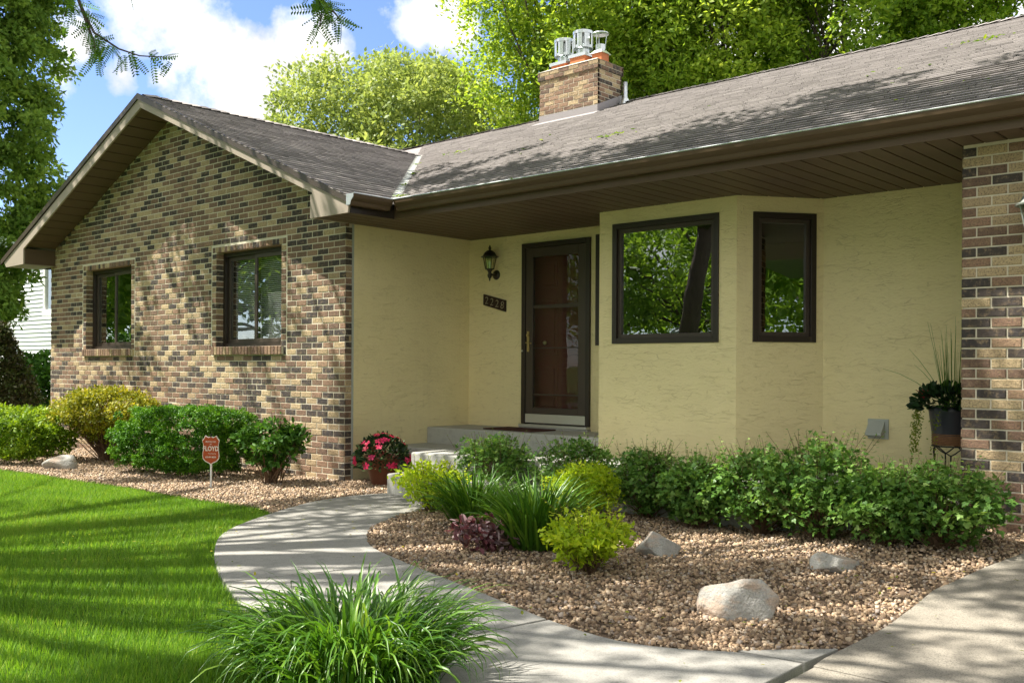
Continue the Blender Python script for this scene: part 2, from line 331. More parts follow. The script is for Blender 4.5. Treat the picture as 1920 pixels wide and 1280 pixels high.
def tag(o, label=None, cat=None, group=None, kind=None):
    if label: o['label'] = label
    if cat: o['category'] = cat
    if group: o['group'] = group
    if kind: o['kind'] = kind
    return o
def thing(name, label, cat, loc=(0, 0, 0), group=None):
    o = bpy.data.objects.new(name, None); COL.objects.link(o); o.location = loc; o.empty_display_size = 0.2
    bpy.context.view_layer.update() if False else None
    return tag(o, label, cat, group)
def child(o, parent, world=True):
    """parent o keeping world place (parents are unrotated empties or meshes at their own location)"""
    o.parent = parent
    return o
def rel(parent_loc, pts): return [(p[0]-parent_loc[0], p[1]-parent_loc[1], p[2]-parent_loc[2]) for p in pts]

def S(t): t = min(1, max(0, t)); return t*t*(3-2*t)
def gh(x, y): return 0.14*S((x-4.6)/1.6)*S((y+2.2)/2.4)
def ghv(x, y):
    f = lambda t: (lambda u: u*u*(3-2*u))(np.clip(t, 0, 1))
    return 0.14*f((x-4.6)/1.6)*f((y+2.2)/2.4)
def inpoly(x, y, poly):
    c = np.zeros(len(x), bool); n = len(poly)
    for i in range(n):
        x0, y0 = poly[i]; x1, y1 = poly[(i+1) % n]
        if y0 == y1: continue
        c ^= ((y0 > y) != (y1 > y)) & (x < (x1-x0)*(y-y0)/(y1-y0)+x0)
    return c
def unit(a): return a/np.maximum(np.linalg.norm(a, axis=-1, keepdims=True), 1e-9)
def rdir(n): return unit(rng.normal(size=(n, 3)))

# leaf templates: all quads
T_RH = (np.array([(0,0,0),(.42,.27,.04),(1,0,-.06),(.42,-.27,.04)], float), [(0,3,2,1)])
T_NEEDLE = (np.array([(0,0,0),(.5,.11,0),(1,0,0),(.5,-.11,0)], float), [(0,3,2,1)])
T_CED = (np.array([(0,0,0),(.45,.17,.03),(1,0,0),(.45,-.17,.03)], float), [(0,3,2,1)])
T_OV = (np.array([(0,0,0),(.28,.25,.06),(.75,.2,.04),(1,0,-.06),(.75,-.2,.04),(.28,-.25,.06)], float), [(0,3,2,1),(0,5,4,3)])
T_LB = (np.array([(0,0,0),(.0,.33,.05),(.40,.52,.0),(.44,.13,.03),(.0,-.33,.05),(.40,-.52,.0),(.44,-.13,.03),(.12,0,0),(.55,.24,.05),(1,0,-.1),(.55,-.24,.05)], float),
        [(0,3,2,1),(0,4,5,6),(7,10,9,8)])
def pin():
    vs = [(0,0,0),(.5,.008,0),(1,0,0),(.5,-.008,0)]; fs = [(0,3,2,1)]
    for i in range(9):
        x = .12+i*.1
        for sg in (1, -1):
            b = len(vs); L = .20*(1-.25*abs(i-4)/5)
            vs += [(x, 0, 0), (x-.005, sg*L*.5, -.02), (x+.05, sg*L, -.05), (x+.075, sg*L*.45, -.02)]
            fs.append((b, b+3, b+2, b+1) if sg > 0 else (b, b+1, b+2, b+3))
    return (np.array(vs, float), fs)
T_PIN = pin()
def leaf_arrays(P, A, N, Sz, tmpl):
    tv, tf = tmpl; A = unit(A); B = unit(np.cross(N, A)); N2 = np.cross(A, B)
    V = P[:, None, :] + Sz[:, None, None]*(tv[None, :, 0:1]*A[:, None, :] + tv[None, :, 1:2]*B[:, None, :] + tv[None, :, 2:3]*N2[:, None, :])
    F = np.array(tf)[None] + (np.arange(len(P))*len(tv))[:, None, None]
    return V.reshape(-1, 3), F.reshape(-1, 4), len(tf)
def leaves(name, P, A, N, Sz, tmpl, mat, parent=None, rnd=None, loc=(0, 0, 0)):
    V, F, k = leaf_arrays(P-np.array(loc), A, N, Sz, tmpl)
    if rnd is None: rnd = rng.random(len(P))
    return mesh_np(name, V, F, mat, parent, np.repeat(rnd, k))

def clump_leaves(cent, rad, nper, size, up=0.5, out=0.5, rj=0.7, droop=0.0, ctr=None):
    """scatter leaves on balls round the given clump centres"""
    n = len(cent)*nper; C_ = np.repeat(cent, nper, 0); R_ = np.repeat(rad, nper)
    d = rdir(n); d[:, 2] = np.where(d[:, 2] < -0.3, -d[:, 2]*0.6, d[:, 2]); d = unit(d)
    P = C_ + d*(R_*(0.55+0.5*rng.random(n)))[:, None]
    N = unit(d*out + np.array([0, 0, up]) + rng.normal(size=(n, 3))*rj*0.5)
    A = unit(d*0.7 + rng.normal(size=(n, 3))*0.7 + np.array([0, 0, -droop]))
    Sz = size*(0.65+0.7*rng.random(n)); tone = np.repeat(rng.random(len(cent)), nper)
    rnd = np.clip(0.55*rng.random(n)+0.45*tone, 0, 1)
    return P, A, N, Sz, rnd

# ------------------------------------------------------------------ setting: ground
def sheet(name, poly, z, mat, step=0.5, kind='structure', extra=0.0):
    """triangulated flat polygon with ground height"""
    import bmesh
    bm = bmesh.new(); vs = [bm.verts.new((x, y, 0)) for x, y in poly]; bm.faces.new(vs)
    x0 = min(p[0] for p in poly); x1 = max(p[0] for p in poly); y0 = min(p[1] for p in poly); y1 = max(p[1] for p in poly)
    x = x0+step
    while x < x1: bmesh.ops.bisect_plane(bm, geom=bm.verts[:]+bm.edges[:]+bm.faces[:], plane_co=(x, 0, 0), plane_no=(1, 0, 0)); x += step
    y = y0+step
    while y < y1: bmesh.ops.bisect_plane(bm, geom=bm.verts[:]+bm.edges[:]+bm.faces[:], plane_co=(0, y, 0), plane_no=(0, 1, 0)); y += step
    for v in bm.verts: v.co.z = gh(v.co.x, v.co.y)+z
    for f in bm.faces:
        f.normal_update()
        if f.normal.z < 0: f.normal_flip()
    me = bpy.data.meshes.new(name); bm.to_mesh(me); bm.free(); me.materials.append(mat)
    o = bpy.data.objects.new(name, me); link(o); return tag(o, kind=kind)
g = MB().add([(-700,-700,-.035),(700,-700,-.035),(700,700,-.035),(-700,700,-.035)], [(0,1,2,3)]).build('lawn', M['lawn']); tag(g, kind='structure')
g = MB().add([(-60,-19,-.03),(60,-19,-.03),(60,-12.5,-.03),(-60,-12.5,-.03)], [(0,1,2,3)]).build('road', M['asphalt']); tag(g, kind='structure')

PL = [(1.10,-.355),(1.02,-.73),(1.08,-1.19),(1.22,-1.50),(1.44,-1.90),(1.74,-2.37),(2.06,-2.73),(2.49,-3.04),(2.98,-3.33),(3.45,-3.56),(4.1,-3.83),(5.1,-4.08),(5.9,-4.12),(6.56,-4.12)]
PR = [(2.14,-.355),(2.16,-.75),(2.22,-1.13),(2.40,-1.50),(2.62,-1.82),(2.90,-2.08),(3.23,-2.30),(3.80,-2.50),(4.68,-2.76),(5.30,-2.95),(5.76,-3.02),(6.06,-2.93),(6.24,-2.82),(6.53,-2.775)]
def smooth_curve(p, n=4):
    out = []
    for i in range(len(p)-1):
        a = p[max(i-1, 0)]; b = p[i]; c = p[i+1]; d = p[min(i+2, len(p)-1)]
        for k in range(n):
            t = k/n; out.append(tuple(0.5*((2*b[j])+(-a[j]+c[j])*t+(2*a[j]-5*b[j]+4*c[j]-d[j])*t*t+(-a[j]+3*b[j]-3*c[j]+d[j])*t**3) for j in (0, 1)))
    out.append(p[-1]); return out
path = tag(bpy.data.objects.new('path', None), kind='structure'); link(path)
SL, SR = smooth_curve(PL), smooth_curve(PR)
# joints at (left index, right index) of the control polygons
joints = [(0, 0), (3.6, 2.75), (6.35, 5.0), (9.0, 7.05), (11.0, 9.0), (13, 13)]
for j in range(len(joints)-1):
    (l0, r0), (l1, r1) = joints[j], joints[j+1]
    gp = 0.08
    L_ = SL[int(round(l0*4)): int(round(l1*4))+1]; R_ = SR[int(round(r0*4)): int(round(r1*4))+1]
    poly = L_ + R_[::-1]
    cx = sum(p[0] for p in poly)/len(poly); cy = sum(p[1] for p in poly)/len(poly)
    def shrink(ps, first, last):
        ps = [list(p) for p in ps]
        if first:
            d = np.array(ps[1])-np.array(ps[0]); d = d/np.linalg.norm(d)*0.010; ps[0] = [ps[0][0]+d[0], ps[0][1]+d[1]]
        if last:
            d = np.array(ps[-2])-np.array(ps[-1]); d = d/np.linalg.norm(d)*0.010; ps[-1] = [ps[-1][0]+d[0], ps[-1][1]+d[1]]
        return [tuple(p) for p in ps]
    L_ = shrink(L_, True, True); R_ = shrink(R_, True, True); poly = L_+R_[::-1]
    a = sum(poly[i][0]*poly[(i+1) % len(poly)][1]-poly[(i+1) % len(poly)][0]*poly[i][1] for i in range(len(poly)))
    if a < 0: poly = poly[::-1]
    b = MB().prism(poly, 0.012, -0.09, 'z'); o = b.build('slab', M['concrete'], path, bevel=0.006)
b = MB().prism([(6.225,-2.795),(6.52,-2.755),(6.535,-2.47)], 0.012, -0.09, 'z'); b.build('slab', M['concrete'], path, bevel=0.004)
DR = [(6.575,-3.05),(6.555,-2.66),(6.55,-1.99),(6.51,-1.25),(6.60,-.65),(6.68,-.23),(6.72,.38)]
drive = tag(bpy.data.objects.new('driveway', None), kind='structure'); link(drive)
def drive_slab(poly):
    import bmesh
    bm = bmesh.new(); bm.faces.new([bm.verts.new((x, y, 0)) for x, y in poly])
    y = min(p[1] for p in poly)+.3
    while y < max(p[1] for p in poly): bmesh.ops.bisect_plane(bm, geom=bm.verts[:]+bm.edges[:]+bm.faces[:], plane_co=(0, y, 0), plane_no=(0, 1, 0)); y += .3
    r = bmesh.ops.extrude_face_region(bm, geom=bm.faces[:]); top = [v for v in r['geom'] if isinstance(v, bmesh.types.BMVert)]
    for v in bm.verts: v.co.z = gh(v.co.x, v.co.y)-0.10
    for v in top: v.co.z = gh(v.co.x, v.co.y)+0.012
    bmesh.ops.recalc_face_normals(bm, faces=bm.faces[:])
    me = bpy.data.meshes.new('slab'); bm.to_mesh(me); bm.free(); me.materials.append(M['drive']); link(bpy.data.objects.new('slab', me), drive)
drive_slab([(6.57,-2.785)]+DR[1:]+[(6.95,.38),(6.95,1.79),(9.4,1.79),(9.4,-2.785)]); drive_slab([(9.412,-2.785),(9.412,1.79),(12.5,1.79),(12.5,-2.785)])
drive_slab([(6.58,-2.797),(9.4,-2.797),(9.4,-6.2),(6.62,-6.2),(6.60,-4.14)]); drive_slab([(9.412,-2.797),(12.5,-2.797),(12.5,-6.2),(9.412,-6.2)])
drive_slab([(6.62,-6.212),(9.4,-6.212),(9.4,-12.5),(6.62,-12.5)]); drive_slab([(9.412,-6.212),(12.5,-6.212),(12.5,-12.5),(9.412,-12.5)])

BED_R = SR[:-4] + [(6.24,-2.80),(6.53,-2.46)] + DR[2:] + [(6.7,.44),(6.1,.44),(6.1,.16),(2.14,.16),(2.14,-.355)]
LAWN_EDGE = [(-14,-1.95),(-9,-2.1),(-6,-2.2),(-3.81,-2.04),(-3.0,-1.93),(-2.17,-1.93),(-1.04,-1.80),(-.2,-1.83),(.36,-1.81),(.98,-1.74),(1.28,-1.80),(1.44,-1.90)]
BED_L = LAWN_EDGE + [(1.22,-1.50),(1.08,-1.19),(1.02,-.73),(1.10,-.355),(.98,.16),(.98,1.2),(0,1.2),(0,0),(-7.28,0),(-7.28,.6),(-14,.6)]
sheet('gravel_bed', BED_R, -0.004, M['soil']); sheet('gravel_bed', BED_L, -0.004, M['soil'], 2.0)

# gravel stones
def ico():
    t = (1+5**.5)/2
    v = unit(np.array([(-1,t,0),(1,t,0),(-1,-t,0),(1,-t,0),(0,-1,t),(0,1,t),(0,-1,-t),(0,1,-t),(t,0,-1),(t,0,1),(-t,0,-1),(-t,0,1)], float))
    f = np.array([(0,11,5),(0,5,1),(0,1,7),(0,7,10),(0,10,11),(1,5,9),(5,11,4),(11,10,2),(10,7,6),(7,1,8),(3,9,4),(3,4,2),(3,2,6),(3,6,8),(3,8,9),(4,9,5),(2,4,11),(6,2,10),(8,6,7),(9,8,1)])
    return v, f
IV = unit(np.array([(-1,-1,-1),(1,-1,-1),(1,1,-1),(-1,1,-1),(-.8,-.8,1),(.8,-.8,1),(.8,.8,1),(-.8,.8,1)], float))*1.12
IF = np.array([(0,1,5,4),(1,2,6,5),(2,3,7,6),(3,0,4,7),(4,5,6,7)])
def stones(name, poly, dens, rmin, rmax, z0=0.0):
    x0 = min(p[0] for p in poly); x1 = max(p[0] for p in poly); y0 = min(p[1] for p in poly); y1 = max(p[1] for p in poly)
    n = int((x1-x0)*(y1-y0)*dens); x = rng.uniform(x0, x1, n); y = rng.uniform(y0, y1, n)
    k = inpoly(x, y, poly) ; x, y = x[k], y[k]; n = len(x)
    r = rmin+(rmax-rmin)*rng.random(n)**1.6
    V = IV[None]*(1+rng.normal(size=(n, 8, 1))*0.17)+rng.normal(size=(n, 8, 3))*0.10; V = V*np.stack([r, r*(.6+.4*rng.random(n)), r*(.4+.3*rng.random(n))], 1)[:, None]
    th = rng.uniform(0, 2*pi, n); tl = rng.normal(size=n)*0.35
    c, s = np.cos(tl)[:, None], np.sin(tl)[:, None]; X, Y, Z = V[..., 0], V[..., 1], V[..., 2]; X, Z = X*c-Z*s, X*s+Z*c
    c, s = np.cos(th)[:, None], np.sin(th)[:, None]; X, Y = X*c-Y*s, X*s+Y*c
    V = np.stack([X+x[:, None], Y+y[:, None], Z+(ghv(x, y)+z0+rng.random(n)*0.018)[:, None]], -1).reshape(-1, 3)
    F = (IF[None]+(np.arange(n)*8)[:, None, None]).reshape(-1, 4)
    return tag(mesh_np(name, V, F, M['gravel'], None, np.repeat(rng.random(n), 5)), 'tan and brown river stones spread over the planting bed' , 'gravel', kind='stuff')
st = stones('gravel', [p for p in BED_R if True], 2400, 0.0065, 0.0175)
st['label'] = 'tan and brown river stones between the curved path, the currant shrubs and the driveway'
st = stones('gravel', LAWN_EDGE[2:]+[(1.22,-1.50),(1.08,-1.19),(1.02,-.73),(1.10,-.355),(.98,.16),(.9,1.0),(0,1.0),(0,0),(-6,0)], 2100, 0.0075, 0.0185)
st['label'] = 'tan and brown river stones along the foot of the brick gable wall'

# ------------------------------------------------------------------ the house
house = thing('house', 'single storey brick and cream stucco house with a brown shingle roof', 'house')
BL, BC = 0.1935, 0.0677           # brick module, course height
RX, RZ, SL_ = -3.60, 4.67, 0.4167
all_bricks = []                   # (parent, axis, u0,u1,z0,z1,plane, priority, tone)
def tone():
    r = rng.random()
    return rng.uniform(0, .2) if r < .27 else (rng.uniform(.24, .70) if r < .76 else rng.uniform(.74, 1))
brick_meshes = {}
def brick_mesh(w, h, d, axis, tn, seg=0):
    key = (round(w, 3), round(h, 3), round(d, 3), axis, tn)
    if key in brick_meshes: return brick_meshes[key]
    e = 0.0022
    # front face slightly bulged and chipped edges: 2 rings
    if axis == 'y':
        vs = [(0,e*1.5,0),(w,e*1.5,0),(w,e*1.5,h),(0,e*1.5,h),(e*2,0,e*1.6),(w-e*2,0,e*1.6),(w-e*2,0,h-e*1.6),(e*2,0,h-e*1.6),(0,d,0),(w,d,0),(w,d,h),(0,d,h)]
        fs = [(4,5,6,7),(0,1,5,4),(1,2,6,5),(2,3,7,6),(3,0,4,7),(0,8,9,1),(1,9,10,2),(2,10,11,3),(3,11,8,0)]
    else:  # faces +x ; local u runs along y
        vs = [(-e*1.5,0,0),(-e*1.5,w,0),(-e*1.5,w,h),(-e*1.5,0,h),(0,e*2,e*1.6),(0,w-e*2,e*1.6),(0,w-e*2,h-e*1.6),(0,e*2,h-e*1.6),(-d,0,0),(-d,w,0),(-d,w,h),(-d,0,h)]
        fs = [(4,5,6,7),(0,1,5,4),(1,2,6,5),(2,3,7,6),(3,0,4,7),(0,8,9,1),(1,9,10,2),(2,10,11,3),(3,11,8,0)]
    brick_meshes[key] = (vs, fs); return brick_meshes[key]
brick_data = {}
def brick_obj(w, h, d, axis, tn, loc, parent, name='brick'):
    ti = int(tn*12)/12+0.02; key = (round(w, 2), round(h, 2), round(d, 2), axis, ti)
    if key not in brick_data:
        vs, fs = brick_mesh(w, h, d, axis, ti); me = bpy.data.meshes.new(name); me.from_pydata(vs, [], fs); me.update()
        a = me.attributes.new('rnd', 'FLOAT', 'FACE'); a.data.foreach_set('value', np.full(len(fs), ti, np.float32)); me.materials.append(M['brick']); brick_data[key] = me
    o = bpy.data.objects.new(name, brick_data[key]); COL.objects.link(o); o.parent = parent; o.location = loc; return o
J = 0.0108
def courses(u0, u1, z0, nz, xr=None, holes=(), phase=0):
    """running bond; xr(zt)->(a,b) limits; holes [(a,b,za,zb)]"""
    out = []
    for c in range(nz):
        za = z0+c*BC; zb = za+BC-J; a, b = (u0, u1)
        if xr: lim = xr(zb); a, b = max(a, lim[0]), min(b, lim[1])
        if b-a < 0.05: continue
        segs = [(a, b)]
        for (ha, hb, hza, hzb) in holes:
            if zb > hza+0.002 and za < hzb-0.02:
                ns = []
                for s0, s1 in segs:
                    if hb <= s0 or ha >= s1: ns.append((s0, s1)); continue
                    if ha > s0: ns.append((s0, ha-J))
                    if hb < s1: ns.append((hb+J, s1))
                segs = ns
        off = (BL/2 if (c+phase) % 2 else 0)
        k0 = int(math.floor((a-u1-off)/BL))-1
        for k in range(k0, 3):
            x0 = u1+off+k*BL; x1 = x0+BL-J
            for s0, s1 in segs:
                p, q = max(x0, s0), min(x1, s1)
                if q-p > 0.03: out.append((p, q, za, zb))
    return out
brick_list = {}
# -- gable brick wall
gw = MB()
W1 = (-6.076, -4.703); W2 = (-2.535, -1.163); WZ0, WZ1 = 1.455, 2.61
SILLH = 0.10
WY0, WY1 = 0.0045, 0.24
def rakez(x): return RZ-0.17 - SL_*abs(x-RX)
for a, b in ((-7.28, W1[0]), (W1[1], W2[0]), (W2[1], 0.0)): gw.box(a+(.004 if a < -7 else 0), b-(0.007 if b == 0 else 0), WY0, WY1, -.1, 2.72)
for a, b in (W1, W2): gw.box(a, b, WY0, WY1, -.1, WZ0-.001); gw.box(a, b, WY0, WY1, WZ1, 2.72)
gw.prism([(-7.276, 2.7205), (-0.007, 2.7205), (-0.007, 2.86), (RX, rakez(RX)+0.06), (-7.276, 2.86)], WY0, WY1)
gw.box(-7.276, -7.15, WY1, 9.5, -.1, 2.9)
wall_g = gw.build('brick_wall', M['mortar'], house)
def gable_lim(z):
    hw = (RZ-0.165-z)/SL_; return (RX-hw, RX+hw)
JW = 0.092
holes = [(W1[0]-JW-J, W1[1]+JW+J, WZ0-SILLH-.01, WZ1+.075), (W2[0]-JW-J, W2[1]+JW+J, WZ0-SILLH-.01, WZ1+.075)]
gb = courses(-7.28, 0.0, 0.0-BC*1, 66, gable_lim, [( a+JW-.0, b-JW+.0, c, d) if False else (a, b, c+SILLH if False else c, d) for a, b, c, d in holes])
# jamb columns, header and sill of each opening
spec = []
for (a, b) in (W1, W2):
    z = WZ0-SILLH-.01+.002
    zz = WZ0+.0
    k = 0
    while zz+BC-J < WZ1+.002: spec.append((a-JW-J*0, a-.001, zz, zz+BC-J)); spec.append((b+.001, b+JW, zz, zz+BC-J)); zz += BC
    n = int((b-a+2*JW)/.0663); wv = (b-a+2*JW)/n
    for i in range(n): spec.append((a-JW+i*wv+.0035, a-JW+(i+1)*wv-.0035, WZ1+.001, WZ1+.067))
    spec.append((a-JW, a-.03, WZ0-SILLH, WZ0-J)); spec.append((b+.03, b+JW, WZ0-SILLH, WZ0-J))
gb += spec
def emit_bricks(parent, blist, axis, plane, nindiv, key, depth=0.05, name='brick'):
    """blist (u0,u1,z0,z1); nearest by key become objects, the rest one 'stuff' mesh"""
    blist = sorted(blist, key=key); mb = MB()
    for i, (p, q, za, zb) in enumerate(blist):
        tn = tone(); pr = float(rng.normal()*0.0011)
        if q-p < 0.075 and zb-za < .065: tn = tone()
        pos = (p, plane+pr, za) if axis == 'y' else (plane-pr, p, za)
        if i < nindiv: brick_obj(q-p, zb-za, depth, axis, tn, pos, parent, name)
        else:
            vs, fs = brick_mesh(q-p, zb-za, depth, axis, round(tn, 3)); mb.add([(v[0]+pos[0], v[1]+pos[1], v[2]+pos[2]) for v in vs], fs, tn)
    if mb.v: tag(mb.build(name, M['brick'], parent), kind='stuff')
emit_bricks(wall_g, gb, 'y', 0.0, 185, lambda b: -b[0]*1.0 + abs(b[2]-1.0)*0.6)
# returns: brick ends on the +x corner and window reveals
rt = [(0.006, 0.088, i*BC-BC, i*BC-BC+BC-J) for i in range(41)]
emit_bricks(wall_g, rt, 'x', 0.0, 0, lambda b: b[2])
rv = MB()
for (a, b) in (W1, W2):
    zz = WZ0
    while zz+BC-J < WZ1:
        rv.box(a-.02, a+.003, .004, .125, zz, zz+BC-J, tone()); rv.box(b-.003, b+.02, .004, .125, zz, zz+BC-J, tone()); zz += BC
    rv.box(a, b, .004, .125, WZ1-.004, WZ1+.02, .5)
tag(rv.build('reveal_bricks', M['brick'], wall_g), kind='stuff')
# trim strip beside the stucco
MB().box(-.03, .004, .09, .112, 0.02, 2.735).build('corner_trim', M['vent'], house)

# -- windows
def window(x0, x1, z0, z1, y, blinds, name='window'):
    f = MB(); t = .045
    f.box(x0, x0+t, y, y+.09, z0, z1); f.box(x1-t, x1, y, y+.09, z0, z1); f.box(x0+t, x1-t, y, y+.09, z1-t, z1); f.box(x0+t, x1-t, y, y+.09, z0, z0+t)
    w = f.build(name, M['brown_dark'], house)
    xm = (x0+x1)/2; s = .05
    for (a, b, yy) in ((x0+t, xm+.02, y+.045), (xm-.025, x1-t, y+.015)):
        q = MB(); q.box(a, a+s, yy, yy+.028, z0+t, z1-t); q.box(b-s, b, yy, yy+.028, z0+t, z1-t); q.box(a+s, b-s, yy, yy+.028, z1-t-s, z1-t); q.box(a+s, b-s, yy, yy+.028, z0+t, z0+t+s)
        q.build('sash', M['brown'], w, bevel=.003); MB().box(a+s, b-s, yy+.012, yy+.016, z0+t+s, z1-t-s).build('pane', M['glass'], w)
    if blinds:
        bl = MB(); zz = z0+.10
        while zz < z1-.08:
            bl.add([(x0+.13, y+.094, zz), (x1-.08, y+.094, zz), (x1-.08, y+.106, zz+.015), (x0+.13, y+.106, zz+.015)], [(0,1,2,3)]); zz += .023
        tag(bl.build('blind', M['blind'], w), kind='stuff')
    r = MB(); r.box(x0-.3, x1+.3, .245, .26, z0-.3, z1+.2) if False else None
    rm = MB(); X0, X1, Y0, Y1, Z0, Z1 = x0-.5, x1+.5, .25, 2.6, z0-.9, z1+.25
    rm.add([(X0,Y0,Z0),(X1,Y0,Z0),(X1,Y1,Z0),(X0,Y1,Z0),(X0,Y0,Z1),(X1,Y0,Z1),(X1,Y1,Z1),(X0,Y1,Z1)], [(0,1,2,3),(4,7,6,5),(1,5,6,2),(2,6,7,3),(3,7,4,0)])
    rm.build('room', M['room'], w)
    n = int((x1-x0+.12)/.067); wv = (x1-x0+.12)/n
    for i in range(n):
        bx = x0-.06+i*wv; brick_obj(wv-.008, SILLH-.004, .11, 'y', tone()*.6+.3, (bx, -.036, z0-SILLH+.0), w, 'sill_brick')
    MB().box(x0-.055, x1+.055, -.028, .07, z0-SILLH+.004, z0-.010).build('sill_mortar', M['mortar'], w)
    return w
window(W1[0]+.003, W1[1]-.003, WZ0, WZ1-.005, .10, False); window(W2[0]+.003, W2[1]-.003, WZ0, WZ1-.005, .10, True)

# -- stucco walls (porch side wall, door wall, bay, right wall)
sw = MB()
sw.box(-.14, 0, .113, 1.868, -.05, 2.745)                    # side wall facing +x
DX0, DX1, DZ0, DZ1 = .862, 1.838, .565, 2.625
YD = 1.868
sw.box(-.14, DX0, YD, YD+.2, .0, 2.745); sw.box(DX0, DX1, YD, YD+.2, DZ1, 2.745); sw.box(DX1, 1.906, YD, YD+.2, 0, 2.745)
sw.box(1.906, 2.36, YD, YD+.2, 0, 1.46); sw.box(1.906, 2.36, YD, YD+.2, 2.645, 2.745); sw.box(2.36, 2.492, YD, YD+.2, 0, 2.745)
porch_wall = sw.build('stucco_wall', M['stucco'], house)
GX0, GX1, GZ0, GZ1 = 2.655, 3.819, 1.452, 2.602; YB = 1.150; XC = 3.992
bw = MB(); t = .14
bw.box(2.492, GX0, YB, YB+t, .3, 2.745); bw.box(GX1, XC-.06, YB, YB+t, .3, 2.745); bw.box(GX0, GX1, YB, YB+t, .3, GZ0); bw.box(GX0, GX1, YB, YB+t, GZ1, 2.745)
bw.box(2.492, 2.63, YB+t, YD+.2, .3, 2.745)
bw.prism([(XC-.06, YB), (XC, YB), (XC-.06, YB+t)][::1], .3, 2.745, 'z')
bw.build('stucco_wall', M['stucco'], house)
# diagonal bay side: from A to B
A = np.array([XC, YB]); B = np.array([4.486, 1.812]); dl = np.linalg.norm(B-A); ud = (B-A)/dl; nd = np.array([ud[1], -ud[0]])  # outward (+x,-y)
def dpt(s, off, z): p = A+ud*s+nd*off; return (p[0], p[1], z)
def dbox(mb, s0, s1, o0, o1, z0, z1):
    vs = [dpt(s0,o1,z0),dpt(s1,o1,z0),dpt(s1,o0,z0),dpt(s0,o0,z0),dpt(s0,o1,z1),dpt(s1,o1,z1),dpt(s1,o0,z1),dpt(s0,o0,z1)]
    return mb.add(vs, [(0,3,2,1),(4,5,6,7),(0,1,5,4),(1,2,6,5),(2,3,7,6),(3,0,4,7)])
S0, S1, DZA, DZB = .152, .752, 1.455, 2.597
dw = MB(); dbox(dw, 0, S0, -.13, 0, .3, 2.744); dbox(dw, S1, dl+.02, -.13, 0, .3, 2.744); dbox(dw, S0, S1, -.13, 0, .3, DZA); dbox(dw, S0, S1, -.13, 0, DZB, 2.744)
dw.build('stucco_wall', M['stucco'], house)
YR = 1.812
rw = MB(); rw.box(4.486, 6.12, YR, YR+.2, .368, 2.745); rw.build('stucco_wall', M['stucco'], house)
MB().box(4.45, 6.12, YR+.012, YR+.21, .0, .3675).build('foundation', M['step_concrete'], house)
MB().box(2.50, 4.45, YB+.012, YB+.10, .0, .30).build('foundation', M['step_concrete'], house)
def fixed_window(make, u0, u1, z0, z1, name='window'):
    t = .052; f = MB()
    make(f, u0, u0+t, -.06, .016, z0, z1); make(f, u1-t, u1, -.06, .016, z0, z1); make(f, u0+t, u1-t, -.06, .016, z1-t, z1); make(f, u0+t, u1-t, -.06, .016, z0, z0+t)
    w = f.build(name, M['brown_dark'], house, bevel=.003)
    q = MB(); s = .038; a, b, c, d = u0+t, u1-t, z0+t, z1-t
    make(q, a, a+s, -.055, -.012, c, d); make(q, b-s, b, -.055, -.012, c, d); make(q, a+s, b-s, -.055, -.012, d-s, d); make(q, a+s, b-s, -.055, -.012, c, c+s)
    q.build('sash', M['brown'], w, bevel=.003)
    p = MB(); make(p, a+s, b-s, -.040, -.034, c+s, d-s); p.build('pane', M['glass'], w); return w
def ybox(Yp):
    def mk(mb, u0, u1, o0, o1, z0, z1): mb.box(u0, u1, Yp-o1, Yp-o0, z0, z1)
    return mk
fixed_window(ybox(YB), GX0, GX1, GZ0, GZ1)
fixed_window(lambda mb, a, b, c, d, e, f: dbox(mb, a, b, c, d, e, f), S0, S1, DZA, DZB)
fixed_window(ybox(YD), 1.906, 2.36, 1.46, 2.645)
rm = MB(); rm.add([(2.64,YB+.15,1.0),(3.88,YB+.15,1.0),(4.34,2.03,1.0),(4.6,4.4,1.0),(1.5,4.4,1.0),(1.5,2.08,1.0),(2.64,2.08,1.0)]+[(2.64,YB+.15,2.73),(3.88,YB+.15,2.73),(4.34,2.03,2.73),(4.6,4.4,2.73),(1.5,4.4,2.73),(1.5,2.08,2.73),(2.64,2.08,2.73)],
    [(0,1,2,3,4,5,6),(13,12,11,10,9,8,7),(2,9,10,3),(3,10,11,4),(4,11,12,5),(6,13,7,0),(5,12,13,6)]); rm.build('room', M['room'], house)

# -- door
dr = MB(); jf = .055
dr.box(DX0, DX0+jf, YD-.03, YD+.12, DZ0+.02, DZ1); dr.box(DX1-jf, DX1, YD-.03, YD+.12, DZ0+.02, DZ1); dr.box(DX0+jf, DX1-jf, YD-.03, YD+.12, DZ1-jf, DZ1)
door = dr.build('door', M['brown_dark'], house, bevel=.004)
LX0, LX1, LZ0, LZ1 = DX0+jf+.003, DX1-jf-.003, DZ0+.035, DZ1-jf-.003
sl = .105; ld = MB(); yl = YD-.018
ld.box(LX0, LX0+sl, yl, yl+.04, LZ0+.10, LZ1); ld.box(LX1-sl, LX1, yl, yl+.04, LZ0+.10, LZ1); ld.box(LX0+sl, LX1-sl, yl, yl+.04, LZ1-sl, LZ1); ld.box(LX0+sl, LX1-sl, yl, yl+.04, LZ0+.10, LZ0+.17)
ld.box(LX0+sl, LX1-sl, yl+.008, yl+.032, 1.885, 1.925); ld.box(LX0+sl, LX1-sl, yl+.012, yl+.03, 1.435, 1.447); ld.box(LX0+sl, LX1-sl, yl+.012, yl+.03, LZ0+.31, LZ0+.325)
ld.build('storm_door_leaf', M['brown'], door, bevel=.004)
MB().box(LX0+sl, LX1-sl, yl+.018, yl+.022, LZ0+.17, 1.885).build('pane', M['glass_dark'], door); MB().box(LX0+sl, LX1-sl, yl+.018, yl+.022, 1.925, LZ1-sl).build('pane', M['glass_dark'], door)
